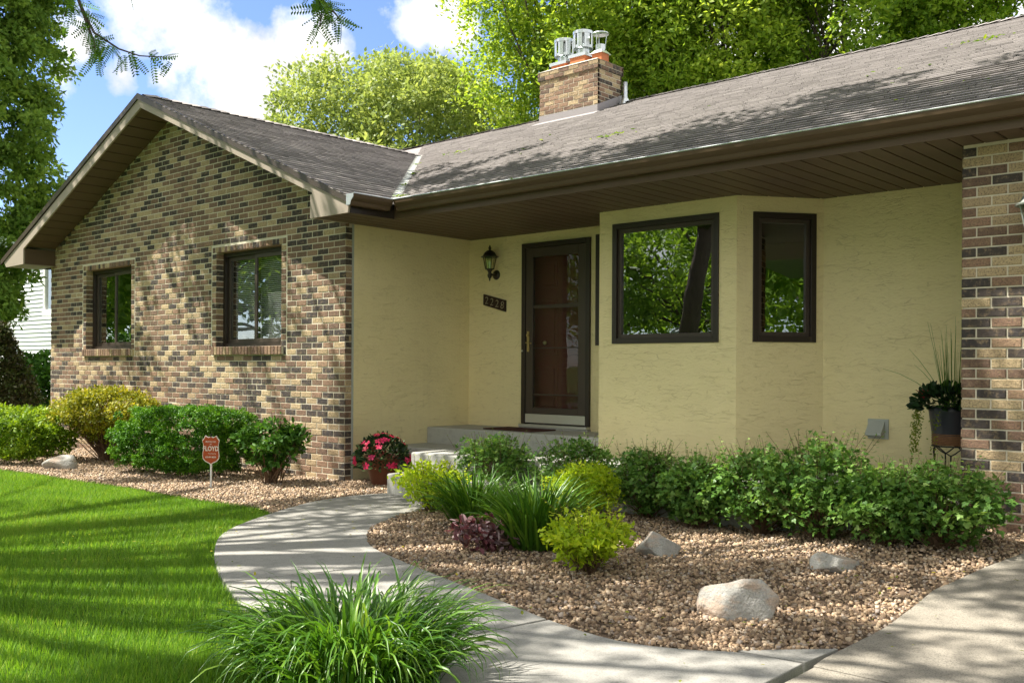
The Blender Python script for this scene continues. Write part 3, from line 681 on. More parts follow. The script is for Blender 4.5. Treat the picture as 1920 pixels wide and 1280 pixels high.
MB().box(LX0, LX1, yl-.003, yl+.04, LZ0, LZ0+.098).build('kick_plate', M['alu'], door, bevel=.002)
MB().box(DX0, DX1, YD-.075, YD+.10, DZ0-.008, DZ0+.018).build('threshold', M['alu'], door, bevel=.003)
MB().box(DX0-.005, DX1+.005, YD-.06, YD+.1, .535, DZ0-.009).build('sill_block', M['step_concrete'], door)
idm = MB(); iy = YD+.13; idm.box(DX0+.02, DX1-.02, iy, iy+.045, DZ0, DZ1-.02)
for cx in (1.13, 1.57):
    for za, zb in ((.75, 1.25), (1.36, 2.0), (2.12, 2.42)):
        w2 = .135
        for o, t_ in ((0, .012),):
            idm.box(cx-w2, cx+w2, iy-.006, iy, za, zb); idm.box(cx-w2+.035, cx+w2-.035, iy-.016, iy-.006, za+.035, zb-.035)
idm.build('inner_door', M['reddoor'], door, bevel=.003)
h = MB(); h.box(LX0+.03, LX0+.062, yl-.012, yl, 1.40, 1.63); h.tube([(LX0+.046, yl-.012, 1.50), (LX0+.046, yl-.05, 1.50), (LX0+.09, yl-.055, 1.498), (LX0+.13, yl-.05, 1.492)], .008)
h.tube([(LX0+.046, yl-.012, 1.585), (LX0+.046, yl-.028, 1.585)], .016, 10); h.build('handle', M['brass'], door, smooth=False)
k = MB(); k.lathe([(.001, -.02), (.02, -.018), (.024, 0), (.018, .012), (.001, .016)], 0, 0, 0, 14); o = k.build('door_knob', M['brass'], door, smooth=True); o.location = (LX0+.20, iy-.05, 1.50); o.rotation_euler = (pi/2, 0, 0)
b = MB().tube([(DX0+.02, YD-.03, 1.41), (DX0+.02, YD-.04, 1.41)], .011, 10).build('door_bell', M['alu'], door)

# -- brick pillar and garage front
PX, PY = 6.105, .434
PX2 = PX+4*BL-J; PY2 = PY+.42
pm = MB(); pm.box(PX+.007, PX2-.007, PY+.007, PY2-.007, .0, 2.74)
pillar = pm.build('brick_wall', M['mortar'], house)
pb = courses(PX, 9.2, .09, 39, lambda z: (PX, 9.2))
# align bond so that a joint pattern starts at the left edge
pb = []
for c in range(39):
    za = .150+c*BC; zb = za+BC-J
    if zb > 2.736: break
    x = PX
    if c % 2: pb.append((x, x+BL/2-J/2-.002, za, zb)); x += BL/2+J/2-.002
    while x < PX2-.03: pb.append((x, min(x+BL-J, PX2), za, zb)); x += BL
emit_bricks(pillar, pb, 'y', PY, 115, lambda b: b[0]+(b[2]*.05))
pl_ = MB()
for c in range(39):
    za = .150+c*BC
    if za+BC > 2.74: break
    y = PY+.052-(BL/2 if c % 2 else 0)
    while y < PY2:
        a, b = max(y, PY+.052), min(y+BL-J, PY2); y += BL
        if b-a > .03: pl_.box(PX, PX+.05, a, b, za, za+BC-J, tone()); pl_.box(PX2-.05, PX2, a, b, za, za+BC-J, tone())
    x = PX+.052
    while x < PX2-.05: pl_.box(x, min(x+BL-J, PX2-.052), PY2-.05, PY2, za, za+BC-J, tone()); x += BL
tag(pl_.build('side_bricks', M['brick'], pillar), kind='stuff')
pr2 = MB(); pr2.box(6.36, 6.55, 1.47, YR+.2, 0, 2.744)
for c in range(38):
    for y in (1.46, 1.46+BL): pr2.box(6.35, 6.37, y-(.09 if c % 2 else 0) if y > 1.5 else y, min(y+BL-J-(.09 if c % 2 else 0), YR+.05), .150+c*BC, .150+c*BC+BC-J, tone())
pr2.build('brick_pier', M['brick'], house)
MB().box(6.56, 8.4, YR, YR+.2, .0, 2.745).box(8.4, 12.6, YR, YR+.2, 2.35, 2.745).build('stucco_wall', M['stucco'], house)
MB().box(8.4, 12.6, YR+.1, YR+.15, .10, 2.35).build('garage_door', M['tan'], house)
MB().box(12.2, 12.6, PY, PY2, 0, 2.744).build('brick_pier', M['brick'], house)

# -- rear/side walls that close the house
MB().box(-7.2, 12.6, 11.6, 11.75, -.1, 2.75).box(12.6, 12.75, PY, 11.75, -.1, 2.75).build('rear_wall', M['tan'], house)

# -- soffits
SZ = 2.735
def soffit_boards(x0, x1, y0, y1, wd=.15):
    n = max(1, int(round((x1-x0)/wd))); wv = (x1-x0)/n
    for i in range(n):
        a = x0+i*wv; m = MB(); m.box(a+.007, a+wv-.007, y0, y1, SZ, SZ+.014); o = m.build('soffit_board', M['soffit'], soff)
soff = MB().box(.0, 12.6, .14, 1.9, SZ+.018, SZ+.03).box(-.02, .60, -.46, .14, SZ+.018, SZ+.03).build('soffit', M['brown_dark'], house)
soffit_boards(.02, .62, -.455, 1.865); soffit_boards(.62, 6.10, .128, 1.90); soffit_boards(6.10, 9.2, .128, 1.80)
# gable soffit boards (left slope and right slope)
gs = MB()
def ggz(x, d=0): return 4.479-.4135*abs(x+3.545)+d
for sgn in (-1, 1):
    n = 18; x_in = -3.545; x_out = -7.13 if sgn < 0 else .05
    for i in range(n):
        a = x_in+(x_out-x_in)*i/n+sgn*.010; b_ = x_in+(x_out-x_in)*(i+1)/n-sgn*.010
        poly = [(a, ggz(a, .004)), (b_, ggz(b_, .004)), (b_, ggz(b_, .016)), (a, ggz(a, .016))]
        MB().prism(poly, -.465, -.004).build('soffit_board', M['soffit'], soff)
# -- fascia (tan) on the gable
fa = MB(); y0, y1 = -.475, -.452
fa.prism([(-3.545, 4.479), (.053, 2.990), (.053, 2.977+.001), (.053, 3.115), (-3.585, 4.60)], y0, y1)
fa.prism([(-3.545, 4.479), (-3.585, 4.60), (-7.134, 3.105), (-7.134, 2.971)], y0, y1)
fascia = fa.build('fascia', M['tan'], house)
MB().prism([(.0535, 2.73), (.632, 2.73), (.66, 2.875), (.0535, 3.113)], y0, y1).box(.02, .0535, y0+.001, -.002, SZ-.004, 2.97).build('eave_return', M['tan'], house)
MB().prism([(-7.134, 2.74), (-7.134, 3.104), (-7.93, 2.880), (-7.78, 2.734)][::-1], y0, y1).build('eave_return', M['tan'], house)
MB().box(-7.78, -7.134, y1, .0, 2.734, 2.745).build('eave_return', M['tan'], house); MB().box(-7.134, -7.122, y1, -.003, 2.747, 2.975).build('eave_return', M['soffit'], house)
MB().box(-7.79, -7.77, y1, 9, 2.746, 2.87).build('eave_fascia', M['brown'], house)
# drip edge / rake trim (dark)
rk = MB()
rk.prism([(RX, RZ+.0), (RX, RZ-.075), (.68, RZ-.075-SL_*4.28), (.68, RZ-SL_*4.28)], -.492, -.4755); rk.prism([(RX, RZ), (-7.96, RZ-SL_*4.36), (-7.96, RZ-.075-SL_*4.36), (RX, RZ-.075)], -.492, -.4755)
rk.build('rake_trim', M['brown'], house)
# -- main fascia and gutters
MB().box(.645, 9.3, .115, .127, 2.730, 2.90).build('eave_fascia', M['gutter'], house); MB().box(.633, .644, -.452, .127, 2.730, 2.90).build('eave_fascia', M['brown_dark'], house)
def gutter_profile():   # (out, z) : from back to outer lip, outside surface then inside
    outp = [(0, 2.795), (.058, 2.795), (.066, 2.806), (.072, 2.835), (.094, 2.852), (.108, 2.870), (.112, 2.890), (.112, 2.906)]
    inn = [(.104, 2.906), (.106, 2.893), (.101, 2.876), (.088, 2.860), (.066, 2.842), (.058, 2.806), (.003, 2.803), (.003, 2.90), (0, 2.90)]
    return outp+inn
gp_ = gutter_profile()
MB().prism([(.115-o, z) for o, z in gp_], .757, 9.3, 'x').build('gutter', M['gutter'], house)
MB().prism([(.645+o, z) for o, z in gp_][::-1], -.50, .003, 'y').build('gutter', M['gutter'], house)
lip = MB(); lip.tube([(.755, .002, 2.908), (9.3, .002, 2.908)], .0065, 6); lip.tube([(.758, -.50, 2.908), (.758, .002, 2.908)], .0065, 6); lip.build('gutter_lip', M['flashing'], house)
MB().prism([(.645+o, z) for o, z in [(0, 2.797), (.058, 2.797), (.072, 2.835), (.108, 2.870), (.112, 2.906), (0, 2.906)]][::-1], -.506, -.5005, 'y').build('gutter_cap', M['flashing'], house)

# -- roof
roof = MB()
z = lambda y: 2.885+SL_*(y-.10)
RY = 6.05; RMZ = z(RY)
XR = 13.0
def quad(mb, pts): mb.add(pts, [tuple(range(len(pts)))])
th = .035
# decks: main front (clipped at valley), main rear, gable east, gable west
quad(roof, [(.66,.085,z(.085)),(XR,.085,z(.085)),(XR,RY,RMZ),(-7.9,RY,RMZ),(-7.9,4.35,z(4.35)),(RX,4.35,z(4.35))])
quad(roof, [(XR,RY,RMZ),(XR,12.1,RMZ-SL_*6.05),(-7.9,12.1,RMZ-SL_*6.05),(-7.9,RY,RMZ)])
gz = lambda x: RZ-.015-SL_*abs(x-RX)
quad(roof, [(RX,-.49,gz(RX)),(.68,-.49,gz(.68)),(.68,.068,gz(.68)),(RX,4.35,gz(RX))])
quad(roof, [(RX,-.49,gz(RX)),(RX,4.35,gz(RX)),(-7.96,4.35,gz(-7.96)),(-7.96,-.49,gz(-7.96))])
quad(roof, [(-7.9,4.35,z(4.35)),(-7.9,RY,RMZ),(-7.9,12.1,2.75),(-7.9,4.35,2.75)])
roof_o = roof.build('roof', M['shingle'], house)
EXP = .128; K = math.sqrt(1+SL_**2)
sh_list = []    # (P0 lower-left, udir, vdir, ndir, width, length, thickness, tone)
def shingle_plane(org, u, v, ncourse, ulim, seed):
    r = random.Random(seed)
    n = np.cross(u, v)
    if n[2] < 0: n = -n
    for c in range(ncourse):
        s = c*EXP; a, b = ulim(s+EXP*.5); x = a-(r.random()*.30)
        while x < b:
            w = r.choice((.18, .24, .30, .33)); x0, x1 = max(x, a), min(x+w-.004, b)
            if x1-x0 > .03:
                thick = r.choice((.013, .014, .014, .016)); tn = min(1, max(0, r.gauss(.60, .13)))
                sh_list.append((np.array(org)+u*x0+v*s, u, v, n, x1-x0, EXP+.02, thick, tn))
            x += w
up_main = np.array([0, 1, SL_])/K; up_east = np.array([-1, 0, SL_])/K
def main_lim(s):
    y = .085+s/K; return (max(-3.62 if y < 4.35 else -7.9, .748-y+.026), 9.6)
shingle_plane((0, .045, z(.045)), np.array([1., 0, 0]), up_main, 51, main_lim, 1)
def east_lim(s):
    x = .70-s/K; return (-.495, .748-x-.026)
shingle_plane((.715, 0, RZ-.015-SL_*(.715-RX)), np.array([0, 1., 0]), up_east, 36, east_lim, 2)
CAMP = np.array([8.356, -6.591, 1.213])
sh_list.sort(key=lambda q: np.linalg.norm(q[0]-CAMP) + (9 if q[0][0] > 7.3 else 0))
def sh_geo(u, v, n, w, L, th):
    # wedge: butt edge thick at the low end
    lo, hi = .002+th, .0015
    P = [n*0, u*w, u*w+v*L, v*L]
    f = .082/L; m0 = P[0]*(1-f)+P[3]*f+n*(lo*(1-f)+hi*f); m1 = P[1]*(1-f)+P[2]*f+n*(lo*(1-f)+hi*f)
    return [P[0]+n*0, P[1]+n*0, P[2]+n*0, P[3]+n*0, P[0]+n*lo, P[1]+n*lo, P[2]+n*hi, P[3]+n*hi, m0, m1]
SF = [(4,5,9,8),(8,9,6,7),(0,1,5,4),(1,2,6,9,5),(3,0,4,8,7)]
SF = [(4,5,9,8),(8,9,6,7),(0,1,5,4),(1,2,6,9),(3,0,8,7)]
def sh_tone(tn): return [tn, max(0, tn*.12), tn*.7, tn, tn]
sh_mesh = {}; VV = []; FF = []; RR = []; k = 0
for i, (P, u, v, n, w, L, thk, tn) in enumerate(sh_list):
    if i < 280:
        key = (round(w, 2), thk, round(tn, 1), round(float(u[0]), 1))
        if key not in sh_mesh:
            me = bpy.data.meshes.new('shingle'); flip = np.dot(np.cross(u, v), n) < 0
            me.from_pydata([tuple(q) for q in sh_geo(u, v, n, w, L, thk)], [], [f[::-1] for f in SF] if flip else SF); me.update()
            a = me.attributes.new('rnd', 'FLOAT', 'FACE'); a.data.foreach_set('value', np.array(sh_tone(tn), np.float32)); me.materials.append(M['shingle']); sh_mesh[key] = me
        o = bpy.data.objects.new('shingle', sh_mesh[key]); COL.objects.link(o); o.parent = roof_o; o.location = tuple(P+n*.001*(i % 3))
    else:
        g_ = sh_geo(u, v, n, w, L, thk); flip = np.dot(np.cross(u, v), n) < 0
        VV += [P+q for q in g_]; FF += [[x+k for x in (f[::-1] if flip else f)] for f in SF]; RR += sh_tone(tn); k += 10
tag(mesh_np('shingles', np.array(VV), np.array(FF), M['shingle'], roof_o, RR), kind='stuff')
# ridge caps
def ridge_caps(p0, p1, across, m, parent, name='ridge_cap'):
    p0, p1 = np.array(p0, float), np.array(p1, float); L = np.linalg.norm(p1-p0); d = (p1-p0)/L; nn = int(L/.14); mb = MB()
    for i in range(nn):
        a = p0+d*(i*.14); b = p0+d*(i*.14+.2); w = .13; tn = random.random()
        ax = np.array(across, float); dz = np.array([0, 0, -w*SL_]); h1 = np.array([0, 0, .030+random.random()*.006]); h2 = np.array([0, 0, .014])
        vs = [a+ax*w+dz+h1, a+h1, a-ax*w+dz+h1, b+ax*w+dz+h2, b+h2, b-ax*w+dz+h2, a+ax*w+dz, a-ax*w+dz, a*1.0]
        mb.add(vs, [(0,1,4,3),(1,2,5,4),(6,8,1,0),(8,7,2,1)], tn)
    return tag(mb.build(name, m, parent), kind='stuff')
ridge_caps((RX, 4.40, RZ-.012), (RX, -.42, RZ-.012), (1, 0, 0), M['shingle'], roof_o)
ridge_caps((13, RY, RMZ), (-7.9, RY, RMZ), (0, 1, 0), M['shingle'], roof_o)
# valley flashing: W-shaped metal
vf = MB(); vy = lambda x: .748-x
for i in range(12):
    xa = .62-(.62+3.56)*i/12; xb = .62-(.62+3.56)*(i+1)/12
    za = gz(xa); zb = gz(xb); w = .07
    vs = [(xa+w*.9, vy(xa)+w*.9*0+.0+.05, za-SL_*0+.012), (xa, vy(xa), za+.010), (xa-.05, vy(xa)-w, za+SL_*.05+.012), (xb+w*.9, vy(xb)+.05, zb+.012), (xb, vy(xb), zb+.010), (xb-.05, vy(xb)-w, zb+SL_*.05+.012)]
    vs = [(xa+.034, vy(xa)+.034, z(vy(xa)+.034)+.008), (xa+.0, vy(xa), za+.016), (xa-.034, vy(xa)-.034, gz(xa-.034)+.008), (xb+.034, vy(xb)+.034, z(vy(xb)+.034)+.008), (xb, vy(xb), zb+.016), (xb-.034, vy(xb)-.034, gz(xb-.034)+.008)]
    vf.add(vs, [(0,3,4,1),(1,4,5,2)])
vf.build('valley_flashing', M['vent'], roof_o)
# vent pipe
vp = MB(); vx, vyy = -.70, 6.0; vp.lathe([(.038, -.05), (.038, .30), (.030, .30), (.030, .1)], vx, vyy, RMZ, 14); vp.lathe([(.13, -.06), (.06, .06), (.04, .08)], vx, vyy, RMZ-.02, 14); vp.build('vent_pipe', M['galv'], roof_o, smooth=True)

# -- chimney
CX0, CX1, CY0, CY1 = -1.955, -.79, 5.416, 6.03
CT = 5.915
cm = MB(); cm.box(CX0+.012, CX1-.006, CY0+.006, CY1-.006, 4.9, CT-.1355); cm.box(CX0-.012, CX1+.012, CY0-.014, CY1+.012, CT-.135, CT-.006)
chim = cm.build('chimney', M['mortar'], house)
def ring(za, x0, x1, y0, y1, c, mb):
    off = BL/2 if c % 2 else 0; x = x1-BL+off
    xs = []
    x = x1+off
    while x > x0-BL:
        a, b = max(x-BL+J, x0), min(x, x1)
        if b-a > .03: xs.append((a, b))
        x -= BL
    for a, b in xs: vs, fs = brick_mesh(b-a, BC-J, .04, 'y', round(random.random(), 4)); mb.add([(v[0]+a, v[1]+y0+rng.normal()*.0015, v[2]+za) for v in vs], fs, tone()*.75+.2)
    y = y0-off
    while y < y1:
        a, b = max(y, y0+.002), min(y+BL-J, y1)
        if b-a > .03: vs, fs = brick_mesh(b-a, BC-J, .04, 'x', round(random.random(), 4)); mb.add([(v[0]+x1, v[1]+a, v[2]+za) for v in vs], fs, tone())
        y += BL
    mb.box(x0, x0+.03, y0+.01, y1, za, za+BC-J, .4); mb.box(x0, x1, y1-.03, y1, za, za+BC-J, .4)
cb = MB()
for c in range(14):
    za = CT-BC*(c+1)
    if c < 2: ring(za, CX0-.022, CX1+.020, CY0-.022, CY1+.02, c, cb)
    else: ring(za, CX0, CX1, CY0, CY1, c, cb)
tag(cb.build('brick', M['brick'], chim), kind='stuff')
cc = MB(); x0, x1, y0, y1 = CX0-.028, CX1+.026, CY0-.028, CY1+.026
cc.add([(x0,y0,CT-.002),(x1,y0,CT-.002),(x1,y1,CT-.002),(x0,y1,CT-.002),(x0+.12,y0+.12,CT+.055),(x1-.12,y0+.12,CT+.055),(x1-.12,y1-.12,CT+.055),(x0+.12,y1-.12,CT+.055)], [(0,3,2,1),(4,5,6,7),(0,1,5,4),(1,2,6,5),(2,3,7,6),(3,0,4,7)]); cc.build('crown', M['crown'], chim)
zf = lambda y: 2.885+SL_*(y-.10)+.01
fl = MB(); fl.box(CX0-.004, CX1+.004, CY0-.006, CY0-.001, zf(CY0)-.03, zf(CY0)+.115)
fl.prism([(CY0-.006, zf(CY0)-.03), (CY1, zf(CY1)-.03), (CY1, zf(CY1)+.12), (CY0-.006, zf(CY0)+.115)], CX1+.001, CX1+.005, 'x')
fl.prism([(CY0-.006, zf(CY0)-.03), (CY1, zf(CY1)-.03), (CY1, zf(CY1)+.12), (CY0-.006, zf(CY0)+.115)], CX0-.005, CX0-.001, 'x')
fl.add([(CX0-.05, CY0-.16, zf(CY0-.16)+.006), (CX1+.05, CY0-.16, zf(CY0-.16)+.006), (CX1+.05, CY0-.004, zf(CY0)+.010), (CX0-.05, CY0-.004, zf(CY0)+.010)], [(0,1,2,3)])
fl.build('base_flashing', M['lead'], chim)
yc = (CY0+CY1)/2
for i, (fx, kind) in enumerate(((CX0+.26, 'cowl'), (CX0+.64, 'cowl'), (CX0+.98, 'cap'))):
    hw = .15 if kind == 'cowl' else .095; hz = (.165, .215, .20)[i]
    MB().box(fx-hw, fx+hw, yc-hw, yc+hw, CT+.02, CT+hz).build('flue', M['clay'], chim, bevel=.008)
    m = MB(); zt = CT+hz
    if kind == 'cowl':
        m.box(fx-hw-.02, fx+hw+.02, yc-hw-.02, yc+hw+.02, zt-.045, zt+.004)
        m.lathe([(.105, 0), (.105, .12), (.12, .135), (.12, .16)], fx, yc, zt, 24)
        m.lathe([(.150, .11), (.157, .11), (.157, .15), (.150, .15)], fx, yc, zt, 24)
        m.lathe([(.163, .33), (.163, .375), (.157, .38), (.001, .385)], fx, yc, zt, 24)
        for a in range(8):     # louvre plates round the cowl
            t0 = a*2*pi/8; vs = []
            for k2 in range(4):
                t_ = t0+k2/3*.55; vs.append((fx+.158*cos(t_), yc+.158*sin(t_), zt+.11)); vs.append((fx+.158*cos(t_), yc+.158*sin(t_), zt+.345))
            m.add(vs, [(0,2,3,1),(2,4,5,3),(4,6,7,5)])
        m.lathe([(.085, .12), (.085, .33)], fx, yc, zt, 16)
    else:
        m.add([(fx-hw-.025,yc-hw-.025,zt-.03),(fx+hw+.025,yc-hw-.025,zt-.03),(fx+hw+.025,yc+hw+.025,zt-.03),(fx-hw-.025,yc+hw+.025,zt-.03),(fx-.07,yc-.07,zt+.03),(fx+.07,yc-.07,zt+.03),(fx+.07,yc+.07,zt+.03),(fx-.07,yc+.07,zt+.03)], [(0,3,2,1),(4,5,6,7),(0,1,5,4),(1,2,6,5),(2,3,7,6),(3,0,4,7)])
        m.lathe([(.075, .02), (.075, .12), (.07, .12), (.07, .02)], fx, yc, zt, 18)
        for a in range(3): t_ = a*2*pi/3+.4; m.tube([(fx+.073*cos(t_), yc+.073*sin(t_), zt+.05), (fx+.10*cos(t_), yc+.10*sin(t_), zt+.30)], .007, 5)
        m.lathe([(.135, .285), (.13, .30), (.05, .325), (.001, .33)], fx, yc, zt, 24); m.lathe([(.135, .285), (.02, .30)], fx, yc, zt, 24)
    m.build('cowl' if kind == 'cowl' else 'rain_cap', M['galv'], chim, smooth=False)

# -- steps and porch slab
steps = tag(bpy.data.objects.new('porch_steps', None), kind='structure'); link(steps)
MB().box(1.082, 2.45, -.345, .30, -.05, .196).build('step', M['step_concrete'], steps, bevel=.016)
MB().box(.865, 6.094, .163, 1.80, -.05, .357).box(6.096, 6.9, .87, 1.80, -.05, .355).build('step', M['step_concrete'], steps, bevel=.014)
MB().box(.002, 2.49, 1.184, 1.866, .0, .537).build('step', M['step_concrete'], steps, bevel=.012)
MB().box(.002, .864, .62, 1.183, -.05, .355).build('step', M['step_concrete'], steps, bevel=.010)

# ------------------------------------------------------------------ things on the house
def lantern(name, label, loc, mat, s=1.0, group='wall lanterns'):
    """six sided carriage lantern on a wall facing -y; loc = wall point of the back plate"""
    t_ = thing(name, label, 'wall lantern', loc, group)
    X, Y, Z = 0, 0, 0
    b = MB(); 
    b.lathe([(.001, 0), (.055*s, .0), (.05*s, .012*s), (.02*s, .022*s), (.001, .024*s)], 0, 0, 0, 20); o = b.build('back_plate', mat, t_, smooth=True); o.rotation_euler = (pi/2, 0, 0)
    arm = MB(); arm.tube([(0, -.01*s, 0), (0, -.06*s, -.005*s), (0, -.105*s, .012*s), (0, -.11*s, .05*s)], [.013*s, .012*s, .012*s, .014*s], 8)
    arm.lathe([(.001, -.075*s), (.010*s, -.065*s), (.006*s, -.055*s), (.022*s, -.03*s), (.026*s, -.01*s), (.016*s, .01*s), (.02*s, .03*s), (.032*s, .045*s), (.045*s, .052*s)], 0, -.11*s, 0, 14); arm.build('arm', mat, t_, smooth=True)
    c = MB(); n = 6; zb, zt, rb, rt_ = .055*s, .19*s, .047*s, .075*s
    for i in range(n):
        a = 2*pi*(i+.5)/n; c.tube([(rb*cos(a), -.11*s+rb*sin(a), zb), (rt_*cos(a), -.11*s+rt_*sin(a), zt)], .0045*s, 4)
    c.lathe([(rb+.004*s, zb-.004), (rb+.006*s, zb+.006), (rb-.008*s, zb+.006)], 0, -.11*s, 0, n); c.build('cage', mat, t_)
    g = MB(); g.lathe([(rb*.93, zb+.003), (rt_*.93, zt)], 0, -.11*s, 0, n); g.build('lamp_glass', M['glass_lamp'], t_)
    u = MB(); u.lathe([(.001, zb), (.010*s, zb), (.010*s, zb+.05*s), (.013*s, zb+.07*s), (.001, zb+.1*s)], 0, -.11*s, 0, 10); u.build('bulb', M['white'], t_, smooth=True)
    r = MB(); r.lathe([(rt_-.01*s, zt), (rt_+.022*s, zt-.004*s), (rt_+.024*s, zt+.003*s), (rt_+.002*s, zt+.014*s), (.062*s, zt+.045*s), (.035*s, zt+.068*s), (.012*s, zt+.078*s), (.012*s, zt+.088*s), (.021*s, zt+.098*s), (.010*s, zt+.106*s), (.012*s, zt+.112*s), (.004*s, zt+.128*s), (.001, zt+.135*s)], 0, -.11*s, 0, 12); r.build('lantern_roof', mat, t_)
    return t_
lantern('wall_lantern', 'dark bronze carriage lantern on the cream wall above the house number', (.445, YD-.001, 2.30), M['lamp'], 1.05)
lantern('wall_lantern', 'grey pewter carriage lantern cut off by the right edge, on the brick pillar', (6.60, PY-.003, 2.03), M['pewter'], 1.25)

def text_mesh(name, body, size, mat, parent, loc, rot, extrude=.002, xs=1.0, align='CENTER', sh=0.0, off=0.0):
    cu = bpy.data.curves.new(name, 'FONT'); cu.body = body; cu.size = size; cu.extrude = extrude; cu.align_x = align; cu.align_y = 'CENTER'; cu.shear = sh; cu.offset = off; cu.resolution_u = 3
    tmp = bpy.data.objects.new(name+'_c', cu); COL.objects.link(tmp); dg = bpy.context.evaluated_depsgraph_get(); dg.update()
    me = bpy.data.meshes.new_from_object(tmp.evaluated_get(dg)); COL.objects.unlink(tmp); bpy.data.objects.remove(tmp); bpy.data.curves.remove(cu)
    me.materials.clear(); me.materials.append(mat); o = bpy.data.objects.new(name, me); link(o, parent); o.location = loc; o.rotation_euler = rot; o.scale = (xs, 1, 1); return o
# number plaque (slanted parallelogram)
plq = thing('number_plaque', 'dark slanted wooden house number plaque reading 2228 below the bronze lantern', 'house number', (.43, YD-.001, 1.975))
MB().prism([(-.178, -.018), (.176, -.112), (.178, .022), (-.176, .109)], -.022, 0).build('board', M['plaque'], plq, bevel=.003)
for i, ch in enumerate('2228'):
    x = -.122+i*.083; text_mesh('numeral', ch, .125, M['numeral'], plq, (x, -.024, -.004-.262*x), (pi/2, 0, 0), .003, .95, sh=.12, off=-.0015)
# door mat
dm = MB().box(-.36, .36, -.2, .2, 0, .014).build('doormat', M['mat'], None, bevel=.003); dm.location = (1.14, 1.50, .538); dm.rotation_euler = (0, 0, radians(-2))
tag(dm, 'dark red brown doormat lying in front of the storm door', 'doormat')
# dryer vent
dv = thing('dryer_vent', 'small grey plastic louvred vent hood low on the cream wall by the plant stand', 'vent', (4.99, YR, .71))
MB().box(-.09, .09, -.012, 0, -.085, .085).build('vent_plate', M['vent'], dv, bevel=.003)
m = MB(); m.add([(-.078,-.013,.07),(.06,-.013,.07),(.06,-.10,-.035),(-.078,-.10,-.035),(-.078,-.013,-.07),(.06,-.013,-.07),(.06,-.10,-.052),(-.078,-.10,-.052)], [(0,3,2,1),(3,7,6,2),(0,4,7,3),(1,2,6,5)]); m.build('vent_hood', M['vent'], dv)

# ------------------------------------------------------------------ yard sign
sg = thing('yard_sign', 'small red shield shaped yard sign on a pale stake in front of the clipped yew', 'sign', (-.50, -1.28, 0)); sg.rotation_euler = (0, 0, radians(38))
MB().tube([(0, .008, -.05), (0, .008, .30)], .010, 8).build('stake', M['white'], sg)
def shield(s):
    half = [(0, .135), (.028, .125), (.056, .142), (.068, .118), (.086, .095), (.076, .05), (.078, .0), (.084, -.05), (.080, -.085), (.055, -.112), (.020, -.128), (0, -.142)]
    p = [(x*s, z*s) for x, z in half] + [(-x*s, z*s) for x, z in half[-2:0:-1]]
    return p[::-1]
Zs = .38
def sh_at(p, dz): return [(x, z_+dz) for x, z_ in p]
MB().prism(sh_at(shield(1.03), Zs), -.001, .005).build('border', M['signwhite'], sg); MB().prism(sh_at(shield(.96), Zs), -.0035, -.0012).build('panel', M['signred'], sg)
for body, sz, dz, xs, off in (('PROTECTED', .021, .082, .9, 0), ('BY', .017, .058, 1, 0), ('FLOYD', .066, .013, .78, .0012), ('Total Security', .015, -.034, .95, 0), ('635-891-8236', .021, -.070, .92, .0003)):
    text_mesh('lettering', body, sz, M['signwhite'], sg, (0.012 if body[0] == 'T' else 0, -.0045, Zs+dz), (pi/2, 0, 0), .0008, xs, off=off)
MB().box(-.006, .006, -.002, .003, Zs+.12, Zs+.165).box(-.022, .022, -.002, .003, Zs+.160, Zs+.166).build('clip', M['iron'], sg)

# ------------------------------------------------------------------ boulders
def boulder(label, loc, sx, sy, sz, seed, rot=0):
    import bmesh
    from mathutils import noise as mn
    bm = bmesh.new(); bmesh.ops.create_icosphere(bm, subdivisions=4, radius=1)
    r = random.Random(seed); pl = [(Vector((r.gauss(0, 1), r.gauss(0, 1), r.gauss(0, 1)*.8)).normalized(), r.uniform(.50, .82)) for _ in range(13)]
    for v in bm.verts:
        for n, d in pl:
            k = v.co.dot(n)-d
            if k > 0: v.co -= n*k*.96
        v.co *= 1+.10*mn.noise(v.co*1.6+Vector((seed, 0, 0)))+.035*mn.noise(v.co*5+Vector((seed, 3, 0)))+.012*mn.noise(v.co*14)
    for v in bm.verts: v.co = Vector((v.co.x*sx, v.co.y*sy, v.co.z*sz))
    me = bpy.data.meshes.new('boulder'); bm.to_mesh(me); bm.free(); me.polygons.foreach_set('use_smooth', np.ones(len(me.polygons), bool)); me.materials.append(M['granite'])
    o = bpy.data.objects.new('boulder', me); link(o); o.location = loc; o.rotation_euler = (0, 0, rot); return tag(o, label, 'boulder', 'boulders set in the gravel')
boulder('largest pale grey boulder, nearest the camera in the open gravel', (5.92, -2.22, .04), .225, .165, .165, 3, .75)
boulder('low grey boulder at the foot of the rightmost currant shrubs', (5.88, -1.05, .075), .155, .12, .095, 8, .7)
boulder('rounded grey boulder beside the golden spirea nearest the path', (4.75, -1.17, .03), .17, .13, .145, 14, .6)
boulder('white and tan boulder under the golden barberry at far left', (-3.38, -1.52, .04), .24, .15, .17, 21, .4)

